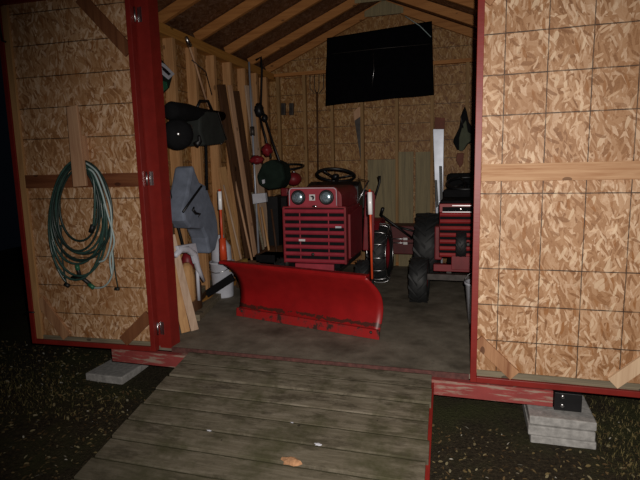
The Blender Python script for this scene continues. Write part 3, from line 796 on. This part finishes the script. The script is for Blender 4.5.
# markers at the two top corners
for xw, yw, z0, z1, zr in ((-.655, .50, .42, 1.04, .87), (-1.955, .80, .44, 1.04, .875)):
    q = Vector((xw, yw, 0))-(A+B)/2; q = Matrix.Rotation(-ang, 3, 'Z') @ q
    top = q+Vector((-.012 if xw > -1 else -.0, 0, 0))
    m = build('plow_marker', MB().tube([(q.x, q.y, z0), (top.x, top.y, z1)], .008 if xw > -1 else .010, 10), 'orange', P)
    tag(m, 'slim orange marker rod rising from the blade corner')
    f0 = (zr-z0)/(z1-z0)
    a_ = Vector((q.x, q.y, z0)); b_ = Vector((top.x, top.y, z1))
    build('reflective_sleeve', MB().tube([a_.lerp(b_, f0), a_.lerp(b_, .97)], .016, 12), 'reflector', m)
    if xw < -1:
        build('marker_clamp', MB().tube([(q.x+.005, q.y, .46), (q.x+.005, q.y, .64)], [.033, .026], 10), 'orange', m)
for x in (-L/2+.05, L/2-.05): build('edge_bolt', MB().lathe([(.012, 0), (.008, .008)], (x, -.008, .05), (0, -1, 0), 8), 'dark_steel', P)

# ---- second tractor behind the right jamb
CX2 = -.055; Y2 = 1.52
R2 = root('garden_tractor', (CX2, 2.0, 0))
tag(R2, 'smaller red tractor partly hidden behind the right door jamb', 'tractor')
build('hood', MB().prism([(x, Y2+.02, z) for x, z in rounded(CX2-.205, CX2+.205, .45, .865, .05)], (0, .55, 0)), 'red_tractor', R2, bevel=.005)
build('radiator_core', MB().box(CX2-.20, CX2+.20, Y2, Y2+.02, .42, .80), 'black_matt', R2)
g = MB()
for i in range(7):
    z = .79-i*.058; g.prism([(CX2-.2, Y2-.016, z-.034), (CX2-.2, Y2-.024, z-.017), (CX2-.2, Y2-.016, z), (CX2-.2, Y2+.003, z), (CX2-.2, Y2+.003, z-.034)], (.4, 0, 0))
build('grille', g, 'red_bright', R2, bevel=.002)
build('nose_panel', MB().box(CX2-.205, CX2+.205, Y2-.015, Y2+.03, .792, .865), 'red_bright', R2, bevel=.004)
build('black_inset', MB().box(CX2-.18, CX2+.18, Y2-.019, Y2-.013, .800, .838), 'black_matt', R2)
build('chrome_trim', MB().box(CX2-.18, CX2+.20, Y2-.024, Y2-.014, .792, .799).box(CX2-.10, CX2+.20, Y2-.02, Y2-.01, .846, .852), 'chrome', R2)
build('hood_cap', MB().box(CX2-.20, CX2+.20, Y2, Y2+.5, .862, .89), 'black_matt', R2, bevel=.012)
build('badge', MB().ball((CX2-.03, Y2-.024, .82), .014, .005, .014), 'chrome', R2)
build('bumper', MB().box(CX2-.25, CX2+.22, Y2-.02, Y2+.05, .28, .34).box(CX2-.10, CX2+.15, Y2-.03, Y2-.0, .30, .42), 'red_tractor', R2, bevel=.004)
build('front_axle', MB().bar((CX2-.32, Y2-.05, .24), (CX2+.32, Y2-.05, .24), .05, .05), 'dark_steel', R2)
for sx in (-1, 1):
    wheel(R2, (CX2+sx*.365, Y2-.05, .205), .20, .155, 'red_tractor', 13, name='front_wheel')
    wheel(R2, (CX2+sx*.36, 2.32, .36), .35, .24, 'red_tractor', 18, name='rear_wheel')
gw = wheel(R2, (CX2-.02, Y2-.11, .535), .105, .085, 'steel', 12, name='gauge_wheel')
tag(gw, 'small black wheel with pale hub mounted on the nose')
build('gauge_arm', MB().bar((CX2+.035, Y2-.11, .535), (CX2+.035, Y2+.0, .535), .02, .02), 'dark_steel', R2)
build('dash', MB().box(CX2-.2, CX2+.2, Y2+.5, Y2+.64, .5, .96), 'black_matt', R2, bevel=.02)
sw = MB(); cc = Vector((CX2, Y2+.68, 1.01)); dd = Vector((0, -.3, .95)).normalized(); sw.ring(cc, .17, .015, dd, 30, 8); Xx, Yy, _ = frame(dd)
for a in (.3, 2.4, 4.5): sw.tube([cc, cc+Xx*.17*math.cos(a)+Yy*.17*math.sin(a)], .01, 6)
sw.tube([cc, (CX2, Y2+.58, .9)], .02)
build('steering_wheel', sw, 'black', R2)
build('seat', MB().box(CX2-.22, CX2+.22, 2.38, 2.75, .62, .74).box(CX2-.20, CX2+.20, 2.68, 2.80, .70, 1.10), 'black_matt', R2, bevel=.04)
build('side_panel', MB().box(CX2-.27, CX2-.20, Y2+.40, Y2+.72, .30, .62), 'red_tractor', R2, bevel=.01)
build('frame', MB().box(CX2-.14, CX2-.10, Y2, 2.7, .26, .34).box(CX2+.10, CX2+.14, Y2, 2.7, .26, .34), 'dark_steel', R2)

# ---- red implement between the tractors, with long black handles
Yi = 2.62
I = root('walk_behind_tiller', (-.72, Yi+.1, 0))
tag(I, 'dark red low implement with long black handles between the two tractors', 'machine')
x0 = at(388, 225, 'y', Yi).x; x1 = at(414, 225, 'y', Yi).x; z1 = at(400, 226, 'y', Yi).z; z0 = at(400, 256, 'y', Yi).z
build('body', MB().box(x0-.05, x1+.03, Yi, Yi+.3, z0+.02, z1), 'red_shaded', I, bevel=.01)
build('front_bar', MB().tube([(x0-.05, Yi-.02, z1-.14), (x1, Yi-.02, z1-.14)], .006).tube([(x0-.05, Yi-.02, z1-.185), (x1, Yi-.02, z1-.185)], .006), 'steel', I)
xm = (x0+x1)/2+.03
build('reflector', MB().box(xm, xm+.045, Yi-.035, Yi-.025, z1-.15, z1-.125).box(xm, xm+.045, Yi-.035, Yi-.025, z1-.2, z1-.172), 'white_paint', I)
build('corner_post', MB().box(x1, x1+.025, Yi-.03, Yi, .05, z1), 'red_tractor', I)
for x in (x0, x1): build('wheel', MB().lathe([(.09, -.03), (.11, -.02), (.11, .02), (.09, .03)], (x, Yi+.15, .11), (1, 0, 0), 20), 'rubber', I)
h0 = at(381, 215, 'y', 2.5); h1 = at(412, 238, 'y', Yi)
build('handle', MB().tube([h0, h0.lerp(h1, .6), h1], .014).tube([at(383, 208, 'y', 2.45), h0], .018).tube([at(392, 225, 'y', 2.6), at(420, 233, 'y', 2.6)], .012), 'black', I)
build('handle_knob', MB().ball(at(419, 216, 'y', 2.4), .025, .02, .025).tube([at(419, 217, 'y', 2.4), at(412, 238, 'y', Yi)], .008), 'black', I)

# ------------------------------------------------------------------ back wall things
def slab(name, pts2, y, depth, mat, label, cat, parent=None, bevel=.003, group=None):
    """solid outline standing at distance y, depth metres thick"""
    pts = [at(px, py, 'y', y) for px, py in pts2]
    o = build(name, MB().prism(pts, (0, depth, 0)), mat, parent, bevel=bevel)
    if parent is None: tag(o, label, cat, group)
    elif label: o['label'] = label
    return o
# black tarpaulin panel: sagging cloth with folds
def cloth(name, corners, axis, v, nx, ny, fold, th, mat, parent=None):
    """corners: tl,tr,br,bl in photo points"""
    tl, tr, br, bl = [at(*c, axis, v) for c in corners]; vs = []; fs = []
    for j in range(ny+1):
        for i in range(nx+1):
            s_, t_ = i/nx, j/ny; p = tl.lerp(tr, s_).lerp(bl.lerp(br, s_), t_)
            dsp = fold(s_, t_)
            p = p + (Vector((0, dsp, 0)) if axis == 'y' else Vector((dsp, 0, 0)))
            vs.append(p)
    for j in range(ny):
        for i in range(nx): a = j*(nx+1)+i; fs.append((a, a+1, a+nx+2, a+nx+1))
    m = MB(); m.mesh(vs, fs, True); o = build(name, m, mat, parent); sd = o.modifiers.new('thick', 'SOLIDIFY'); sd.thickness = th
    return o
TP = root('black_tarp', at(378, 100, 'y', 2.93)); tag(TP, 'large black sheet hung high across the back wall under the rafters', 'tarp')
cloth('sheet', [(327, 38), (432, 21), (434, 95), (325, 106)], 'y', 2.94, 24, 16, lambda s, t: .02*math.sin(s*14+t*2)*t-.03*math.sin(s*PI)*t+.012*math.sin(t*9), .006, 'tarp', TP)
build('seam_cord', MB().tube([at(332, 54, 'y', 2.9), at(375, 49, 'y', 2.9), at(430, 44, 'y', 2.9)], .003, 6), 'dark_steel', TP)
build('pull_cord', MB().tube([at(373, 49, 'y', 2.89), at(374, 70, 'y', 2.885), at(372, 87, 'y', 2.88)], .003, 6), 'steel', TP)
build('hanging_rope', MB().tube([at(405, 16, 'y', 2.88), at(420, 26, 'y', 2.88), at(431, 37, 'y', 2.9)], .004, 6), 'pale_hose', TP)
# pitchfork
Yp = 3.128
pf = root('pitchfork', at(319, 135, 'y', Yp)); tag(pf, 'dark pitchfork hung tines up on the back wall left of the tarp', 'fork')
m = MB()
for px in (310, 314.5, 319, 323.5): m.tube([at(px, 72, 'y', Yp), at(px, 88, 'y', Yp-.01), at(px*.4+317*.6, 93, 'y', Yp)], .005, 6)
build('tines', m, 'dark_steel', pf); build('handle', MB().tube([at(317, 92, 'y', Yp), at(318, 175, 'y', Yp)], .012, 8), 'brown_board', pf)
# two small dark tools at left
for px in (283, 291): slab('hand_rasp', [(px-2, 103), (px+2, 103), (px+2, 115), (px-2, 115)], 3.10, .04, 'dark_steel', 'small dark flat tool hanging beside its twin left of the pitchfork', 'tool', group='small dark tools on the back wall')
# saw
sa = root('hand_saw', at(360, 165, 'y', 3.06)); tag(sa, 'hand saw hanging point down on the back wall below the tarp', 'saw')
slab('blade', [(354, 117), (364, 113), (363.5, 163), (361, 163)], 3.128, .012, 'dark_steel', None, None, sa, .001)
slab('handle', [(353, 112), (358, 107), (363, 106), (364, 114), (354, 121)], 3.11, .03, 'hook_board', None, None, sa, .006)
# pale long blade tool right of centre
bl = root('ice_scraper', at(438, 220, 'y', 2.9)); tag(bl, 'tall pale metal blade tool standing against the back wall with black strips', 'tool')
slab('blade', [(433, 129), (444, 129), (443.5, 160), (442.5, 283), (438, 283), (434, 160)], 2.92, .015, 'blue_grey_blade', None, None, bl)
slab('brown_tag', [(435, 117), (445, 118), (444.5, 129), (434.5, 129)], 2.915, .02, 'brown_label', 'brown paper label at top', None, bl)
slab('black_strip', [(439, 166), (442, 166), (443, 202), (440, 202)], 2.9, .012, 'black', None, None, bl)
slab('black_strip', [(434.5, 180), (437, 180), (438.5, 206), (436, 208)], 2.9, .012, 'black', None, None, bl)
# hanging bag
bg = root('hanging_bag', at(462, 166, 'y', 3.0)); tag(bg, 'dark bag with grey green middle hanging on the back wall beside the right jamb', 'bag')
slab('bag_body', [(462, 112), (465, 106), (467, 112), (469, 122), (474, 130), (474, 142), (468, 144), (464, 150), (457, 150), (453, 142), (454, 138), (459, 128)], 3.03, .04, 'black_matt', None, None, bg, .008)
slab('bag_front', [(463, 124), (466, 120), (468, 132), (472, 134), (472, 140), (467, 144), (463, 151), (459, 151), (459, 138)], 3.0, .03, 'olive_cloth', None, None, bg, .008)
slab('bag_tail', [(457, 153), (464, 153), (463, 164), (460, 168), (456, 160)], 3.01, .03, 'brown_label', None, None, bg, .006)
build('strap', MB().tube([at(463, 128, 'y', 2.99), at(461, 117, 'y', 3), at(465, 108, 'y', 3.03)], .008, 6), 'black', bg)
# grey plywood panels on the back wall
for (a, b_, y_, lab) in ((367, 396, 3.06, 'grey weathered plywood sheet standing against the back wall left of the tall stud'), (398, 414, 3.05, 'narrow grey weathered board against the back wall, middle of three'), (415, 431, 3.06, 'narrow grey weathered board against the back wall beside the pale blade')):
    pl_ = [at(a+.6, 160 if a < 398 else 152, 'y', y_), at(b_-.6, 160 if a < 398 else 152, 'y', y_)]
    tag(build('plywood_sheet', MB().box(pl_[0].x, pl_[1].x, y_, y_+.015, .0, pl_[0].z), 'grey_ply'), lab, 'board')

# ------------------------------------------------------------------ left wall clutter
def wslab(name, pts2, x, depth, mat, label, cat, parent=None, bevel=.003, group=None):
    pts = [at(px, py, 'x', x) for px, py in pts2]
    o = build(name, MB().prism(pts, (-depth, 0, 0)), mat, parent, bevel=bevel)
    if parent is None: tag(o, label, cat, group)
    elif label: o['label'] = label
    return o
# packaging bag near the jamb
pk = root('seed_bag', at(165, 95, 'x', -2.30)); tag(pk, 'green and white labelled packet hung on first stud beside the red jamb', 'packet')
wslab('packet', [(157, 66), (161, 58), (174, 73), (170, 88), (163, 95), (156, 92)], -2.28, .05, 'dark_cloth', None, None, pk, .012)
wslab('front_label', [(158.5, 61), (165, 64), (175, 74), (169, 79.5), (160, 72)], -2.272, .01, 'paper', 'white printed label', None, pk)
wslab('print_mark', [(162, 66), (166, 69), (171, 74), (169, 75.5), (163, 70)], -2.268, .006, 'black', None, None, pk, 0)
wslab('green_band', [(160, 80), (167, 82), (168, 88), (163, 92), (159, 87)], -2.272, .01, 'green_plastic', None, None, pk)
# long pole tool
pt_ = root('pole_tool', at(210, 110, 'x', -2.28)); tag(pt_, 'thin pale pole with grey head leaning across the studs above black blower', 'tool')
build('pole', MB().tube([at(188, 42, 'x', -2.28), at(196, 66, 'x', -2.28), at(208, 106, 'x', -2.28)], .010), 'hook_board', pt_)
build('head', MB().tube([at(186, 37, 'x', -2.27), at(190, 46, 'x', -2.27)], [.014, .022]), 'steel', pt_)
build('wire', MB().tube([at(192, 60, 'x', -2.27), at(206, 72, 'x', -2.27), at(212, 95, 'x', -2.27)], .004), 'dark_steel', pt_)
# black leaf blower with bag
lb = root('leaf_blower', at(195, 152, 'x', -2.2)); tag(lb, 'black blower with fat tube and collection bag hung on left wall', 'blower')
a = at(172, 111, 'x', -2.18); b_ = at(222, 116, 'x', -2.2)
build('blower_tube', MB().tube([a-(b_-a)*.06, a, a.lerp(b_, .25), a.lerp(b_, .5), b_], [.05, .072, .07, .05, .04], 16), 'black_matt', lb)
c = at(177, 135, 'x', -2.17)
build('motor_housing', MB().lathe([(.03, -.10), (.10, -.09), (.115, -.02), (.115, .08), (.09, .12), (.04, .13)], c, (.6, -.8, 0), 20), 'black_matt', lb)
build('hub_cap', MB().lathe([(.018, .13), (.012, .136)], c, (.6, -.8, 0), 16), 'steel', lb)
build('chrome_band', MB().ring(at(189, 131, 'x', -2.13), .05, .005, (.5, .86, 0), 20, 6), 'steel', lb)
wslab('collection_bag', [(201, 110), (218, 112), (227, 140), (222, 144), (205, 146), (200, 130)], -2.14, .2, 'bag_cloth', None, None, lb, .02)
build('bag_piping', MB().tube([at(218, 112, 'x', -2.135), at(227, 140, 'x', -2.135), at(221, 144, 'x', -2.135)], .004), 'steel', lb)
build('nozzle', MB().tube([at(196, 145, 'x', -2.15), at(200, 141, 'x', -2.13), at(199, 136, 'x', -2.12)], [.03, .02, .012]), 'black', lb)
build('strap', MB().tube([at(206, 145, 'x', -2.12), at(207, 190, 'x', -2.16)], .012), 'black_matt', lb)
build('handle', MB().tube([at(197, 108, 'x', -2.2), at(200, 101, 'x', -2.2), at(208, 101, 'x', -2.2), at(212, 110, 'x', -2.2)], .012), 'black', lb)
# grey jacket / bag
gj = root('grey_jacket', at(205, 245, 'x', -2.2)); tag(gj, 'grey cloth jacket with black stripe and mark hanging on left wall', 'jacket')
pts = [(194, 165), (196, 172), (200, 182), (207, 186), (211, 198), (215, 208), (218, 222), (219, 236), (216, 250), (210, 254), (207, 238), (203, 229), (191, 228), (185, 221), (183, 210), (187, 196), (190, 180), (192, 168)]
wslab('jacket_body', pts, -2.17, .165, 'grey_cloth', None, None, gj, .02)
build('black_stripe', MB().tube([at(183, 212, 'x', -2.155), at(192, 199, 'x', -2.15), at(201.5, 186, 'x', -2.155)], .010, 6), 'black', gj)
build('curved_mark', MB().tube([at(194, 207, 'x', -2.155), at(193, 210, 'x', -2.155), at(196, 213.5, 'x', -2.155), at(200, 214, 'x', -2.155), at(198.5, 217, 'x', -2.155)], [.007, .012, .012, .009, .004], 6), 'black', gj)
# dark rods near the jamb
for p0, p1, r_, lab in (((160, 155), (184, 250), .013, 'dark rod leaning nearest the red jamb'), ((168, 186), (176, 262), .012, 'thin dark rod leaning between the jamb and the grey jacket')):
    q0 = at(*p0, 'x', -2.322); q1 = at(*p1, 'x', -2.30); q1 = q1+(q1-q0)*(q1.z/(q0.z-q1.z))
    tag(build('garden_stake', MB().tube([q0, q1], r_), 'black' if r_ > .0125 else 'brown_board'), lab, 'rod')
# dark rubber boot and red tool low behind the white bracket
rt_ = root('hand_sprayer', at(190, 300, 'x', -2.25)); rt_.location.z = 0; ORG[rt_.name] = Vector(rt_.location)
tag(rt_, 'dark sprayer body with red top standing behind the white bracket', 'sprayer')
pz = rt_.location
build('tank', MB().lathe([(.09, 0), (.10, .03), (.10, .26), (.06, .34), (.03, .37)], pz, (0, 0, 1), 18), 'brown_board', rt_)
build('red_top', MB().lathe([(.045, .37), (.05, .40), (.05, .47), (.03, .52)], pz, (0, 0, 1), 14), 'red_tractor', rt_)
build('pump_handle', MB().tube([pz+Vector((0, -.07, .56)), pz+Vector((0, .07, .56))], .016).tube([pz+Vector((0, 0, .5)), pz+Vector((0, 0, .56))], .01), 'black', rt_)
# white plastic bracket
wb = root('white_plastic_bracket', at(190, 290, 'x', -2.1)); tag(wb, 'white plastic arched bracket standing between leaning boards and bucket', 'bracket')
build('arch', MB().tube([at(175, 256, 'x', -2.08), at(180, 250, 'x', -2.08), at(187, 249, 'x', -2.08), at(194, 254, 'x', -2.08), at(198, 268, 'x', -2.08), at(204, 281, 'x', -2.08)], [.018, .026, .028, .026, .022, .012], 10), 'white', wb)
wslab('top_plate', [(178, 246), (196, 243), (200, 262), (196, 264), (192, 250), (179, 251)], -2.07, .03, 'white', None, None, wb, .006)
build('leg', MB().tube([at(197, 264, 'x', -2.09), at(199, 300, 'x', -2.12)], .014), 'white', wb)
# yellow jug behind
c = at(187, 270, 'x', -2.2); tag(build('amber_jug', MB().lathe([(.05, -.26), (.06, -.24), (.06, -.05), (.045, .03), (.02, .06)], c, (0, 0, 1), 14), 'amber_board'), 'amber coloured rounded container behind the white bracket', 'container')
# bucket
bk = Vector((-2.25, 1.33, 0))
B_ = root('white_bucket', bk); tag(B_, 'white plastic bucket on the floor left of the plow blade', 'bucket')
build('bucket_shell', MB().lathe([(.092, 0), (.095, .01), (.112, .32), (.12, .325), (.12, .34), (.110, .34), (.09, .02)], bk, (0, 0, 1), 28), 'white', B_)
build('bail', MB().tube([bk+Vector((.12*math.cos(a), -.13*math.sin(a), .33-.08*math.sin(a))) for a in [PI*i/10 for i in range(11)]], .004), 'steel', B_)
build('lid_seal', MB().lathe([(.111, .315), (.111, .332), (.01, .335)], bk, (0, 0, 1), 24), 'white', B_)
wj = bk+Vector((-.0, .0, .341))
tag(build('white_jug', MB().lathe([(.09, 0), (.095, .02), (.09, .14), (.05, .2), (.03, .22), (.03, .25)], wj, (0, 0, 1), 18), 'white'), 'crumpled white jug resting on top of the white bucket', 'jug')
# dark board across bucket base, yellow block end, logs
q0 = at(207, 294, 'y', 1.19); q1 = at(233, 277, 'y', 1.17)
tag(build('dark_board', MB().bar(q0, q1, .07, .03, (0, 0, 1)), 'black_matt', bevel=.003), 'black flat bar lying across the foot of the white bucket', 'bar')
q = at(232, 268, 'y', 1.2); tag(build('yellow_block', MB().box(q.x-.03, q.x+.02, 1.2, 1.5, q.z-.035, q.z+.035), 'yellow', bevel=.003), 'small yellow block end beside the left end of plow blade', 'block')
for i, (p0, p1, h_, mt, lab) in enumerate((((196, 318), (222, 292), .05, 'grey_wood', 'lowest grey timber offcut on the floor in front of the bucket'), ((190, 306), (214, 284), .07, 'brown_board', 'brown timber offcut leaning on the grey one by the white bucket'), ((192, 297), (212, 280), .13, 'grey_wood', 'grey timber offcut topmost of the small pile by the bucket'))):
    q0 = at(*p0, 'z', h_/2+.02*i); q1 = at(*p1, 'z', h_/2+.02*i)
    tag(build('timber_offcut', MB().bar(q0, q1, .05, .06), mt, bevel=.003), lab, 'timber', 'timber offcuts near the bucket')
# leaning boards next to the jamb
def lean(px0, py0, px1, py1, z_top_x, w, th, mat, label, name='leaning_board', cat='board', side=(0, 1, 0), zb=0.0, group=None):
    q1 = at(px1, py1, 'z', zb+.004); q0 = at(px0, py0, 'x', z_top_x)
    s_ = Vector(side); d_ = (q0-q1).normalized(); s_ = s_-d_*s_.dot(d_); h_ = d_.cross(s_.normalized())
    q1 = q1 + Vector((0, 0, abs(s_.normalized().z)*w/2+abs(h_.z)*th/2))
    return tag(build(name, MB().bar(q1, q0, w, th, side), mat, bevel=.003), label, cat, group)
lean(171, 235, 195, 331, -2.13, .058, .02, 'pale_board', 'pale new board leaning at the left jamb, its foot on shed floor', side=(.84, .54, 0))
lean(165, 240, 186, 333, -2.16, .065, .02, 'amber_board', 'amber board leaning just behind the pale one at the jamb', side=(.84, .54, 0))
# tall boards and poles leaning farther along the left wall
for y0_, y1_, zt, w, th, mt, lab in (
    (1.86, 1.62, 2.00, .10, .03, 'brown_board', 'wide dark brown board leaning on left wall, nearest of the tall ones'),
    (2.00, 1.80, 2.02, .06, .02, 'hook_board', 'narrow pale board leaning between two dark brown boards'),
    (2.12, 1.92, 1.98, .10, .03, 'brown_board', 'dark brown board leaning just left of the silver pole'),
    (1.62, 1.55, 1.22, .10, .02, 'amber_board', 'short reddish board leaning left of the tall dark boards'),
    (2.36, 2.24, 2.08, .11, .02, 'pale_board', 'tall pale board leaning right behind the silver pole'),
    (2.50, 2.44, 1.30, .14, .02, 'brown_board', 'short dark brown board leaning behind the silver pole')):
    tag(build('leaning_board', MB().bar((-2.18, y0_, .012), (-2.315, y1_, zt), w, th, (.25, .97, 0)), mt, bevel=.003), lab, 'board')
for (x0_, y0_), (x1_, y1_), zt, mt, r_, lab in (
    ((-2.08, 1.74), (-2.26, 1.70), 1.10, 'hook_board', .012, 'thin pale pole leaning in front of the dark boards'),
    ((-2.10, 1.56), (-2.28, 1.50), 1.05, 'pale_board', .010, 'thin pale stick leaning beside the grey jacket'),
    ((-2.05, 2.00), (-2.22, 2.02), .95, 'grey_wood', .014, 'short grey stick leaning under the silver pole'),
    ((-1.98, 1.95), (-2.10, 1.98), .80, 'amber_board', .012, 'short pale stick standing left of the mower'),
    ((-1.90, 1.93), (-1.98, 1.95), .78, 'brown_board', .011, 'thin short stick standing under the white paper tag')):
    tag(build('wooden_stick', MB().tube([(x0_, y0_, .012), (x1_, y1_, zt)], r_), mt), lab, 'stick')
# silver pole
q0 = at(249, 62, 'x', -2.25); q1 = at(256, 200, 'x', -2.18)
q1 = q0+(q1-q0)*(q0.z/(q0.z-q1.z)); sp_ = root('silver_pole', (q1.x, q1.y, 0)); tag(sp_, 'shiny silver pole standing against the left wall beside black handlebars', 'pole')
build('tube', MB().tube([q0, q1], .011), 'blue_grey_blade', sp_)
build('collar', MB().tube([q0.lerp(q1, .29), q0.lerp(q1, .33)], .024).tube([q0.lerp(q1, .42), q0.lerp(q1, .46)], .024), 'dark_steel', sp_)
# push mower standing behind: handlebars, red engine, grass bag, paper tag
Ym = 2.05
mw = root('lawn_mower', (at(268, 250, 'y', Ym).x, Ym, 0)); tag(mw, 'lawn mower with tall black handlebars, red engine and dark green bag', 'mower')
build('handlebar', MB().tube([at(256, 60, 'y', Ym+.3), at(261, 57, 'y', Ym+.3), at(262, 70, 'y', Ym+.3), at(261, 105, 'y', Ym+.2), at(272, 140, 'y', Ym+.1), at(281, 165, 'y', Ym)], .012), 'black', mw)
build('handlebar', MB().tube([at(257, 105, 'y', Ym+.2), at(262, 125, 'y', Ym+.1), at(271, 158, 'y', Ym)], .012), 'black', mw)
build('control_box', MB().ball(at(259, 110, 'y', Ym+.15), .05, .05, .07, lump=.15).ball(at(265, 118, 'y', Ym+.15), .03, .04, .04, lump=.1), 'black', mw)
build('engine', MB().ball(at(267, 150, 'y', Ym), .055, .06, .06, lump=.22).ball(at(257, 160, 'y', Ym), .07, .06, .04, lump=.3), 'red_tractor', mw)
c = at(267, 176, 'y', Ym)
build('grass_bag', MB().prism([at(*p, 'y', Ym-.1) for p in ((258, 185), (256, 176), (262, 163), (272, 159), (282, 164), (284, 178), (280, 188), (268, 190))], (0, .25, 0)), 'dark_cloth', mw, bevel=.03)
build('bag_patch', MB().prism([at(*p, 'y', Ym-.115) for p in ((262, 180), (264.5, 179.5), (264.8, 183), (262.5, 184))], (0, .01, 0)), 'paper', mw)
wx = at(262, 200, 'y', Ym-.06)
build('mower_deck', MB().lathe([(.24, 0), (.26, .02), (.25, .16), (.16, .22), (.08, .26)], (wx.x+.1, Ym+.05, .12), (0, 0, 1), 24), 'brown_board', mw)
build('engine_shaft', MB().box(wx.x+.03, wx.x+.15, Ym, Ym+.1, .30, wx.z+.03), 'black', mw)
for sx in (-1, 1):
    build('wheel', MB().lathe([(.06, -.02), (.11, -.02), (.11, .02), (.06, .02)], (wx.x+.1+sx*.25, Ym-.12, .11), (1, 0, 0), 20), 'rubber', mw)
build('paper_tag', MB().prism([at(*p, 'y', Ym-.14) for p in ((252, 194), (265, 193), (266, 202), (253, 204))], (0, .05, 0)), 'paper', mw, bevel=.003)
# small ride-on behind with ring wheel and red tank
Yq = 2.45
sb = root('snow_blower', (at(290, 250, 'y', Yq).x, Yq, 0)); tag(sb, 'dark machine with red tank and ring handle left of the tractor', 'machine')
build('ring_handle', MB().ring(at(285, 167, 'y', Yq), .21, .012, (0, -.15, 1), 30, 8), 'black', sb)
build('red_tank', MB().ball(at(294, 179, 'y', Yq), .085, .10, .075), 'red_tractor', sb)
build('tank_cap', MB().lathe([(.02, .07), (.02, .09)], at(294, 179, 'y', Yq), (0, 0, 1), 12), 'steel', sb)
c = at(291, 195, 'y', Yq); build('body', MB().box(c.x-.2, c.x+.16, Yq-.05, Yq+.2, .1, c.z), 'black', sb, bevel=.03)
build('orange_guard', MB().box(*(lambda p: (p.x-.03, p.x+.05))(at(284, 191, 'y', Yq-.1)), Yq-.12, Yq-.05, at(284, 196, 'y', Yq-.1).z, at(284, 188, 'y', Yq-.1).z), 'red_tractor', sb, bevel=.01)
for x in (c.x-.22, c.x+.2): build('wheel', MB().lathe([(.09, -.04), (.14, -.04), (.14, .04), (.09, .04)], (x, Yq, .14), (1, 0, 0), 20), 'rubber', sb)
# low dark crates that fill the corner behind the plow
for i, (px, py, yy, w, h, mt, lab) in enumerate(((250, 235, 1.75, .26, .30, 'brown_board', 'dark wooden crate on the floor behind the left end of plow'), (268, 225, 1.75, .20, .36, 'black_matt', 'black box on the floor between the crate and the tractor'))):
    q = at(px, py, 'y', yy); b0 = root('storage_crate', (q.x, yy, 0)); tag(b0, lab, 'crate')
    m = MB()
    for s in range(4):
        z_ = h*s/4; build('slat', MB().box(q.x-w/2, q.x+w/2, yy-.10, yy-.09, z_+.005, z_+h/4-.01), mt, b0); build('box_core', MB().box(q.x-w/2+.004, q.x+w/2-.004, yy-.09, yy+.15, 0, h-.02), mt, b0)
# white bucket sliver behind the right jamb
bk = Vector((.085, .98, 0)); B2 = root('white_bucket', bk); tag(B2, 'pale bucket mostly hidden behind the right door jamb', 'bucket')
build('bucket_shell', MB().lathe([(.095, 0), (.12, .30), (.128, .305), (.128, .32), (.115, .32), (.09, .02)], bk, (0, 0, 1), 28), 'white', B2)
build('bail', MB().tube([bk+Vector((-.125*math.cos(a), 0, .31+.10*math.sin(a))) for a in [PI*i/10 for i in range(11)]], .004), 'steel', B2)

# ------------------------------------------------------------------ light
sl = bpy.data.lights.new('phone_flash', 'SPOT'); so = bpy.data.objects.new('phone_flash', sl); COL.objects.link(so)
sl.energy = 330; sl.color = (1.0, .93, .86); sl.shadow_soft_size = .012; sl.spot_size = math.radians(106); sl.spot_blend = 1.0
lp = CAMP + rt*.05 + up*.055
so.location = lp
tgt = CAMP + fw*3 + rt*.55 - up*.25
so.rotation_euler = (tgt-lp).to_track_quat('-Z', 'Y').to_euler()
w = bpy.data.worlds.new('night'); S.world = w; w.use_nodes = True
w.node_tree.nodes['Background'].inputs[0].default_value = (.35, .45, .7, 1); w.node_tree.nodes['Background'].inputs[1].default_value = .0025
S.view_settings.view_transform = 'Standard'; S.view_settings.look = 'None'; S.view_settings.gamma = 1; S.view_settings.use_curve_mapping = False
S.view_settings.exposure = 0
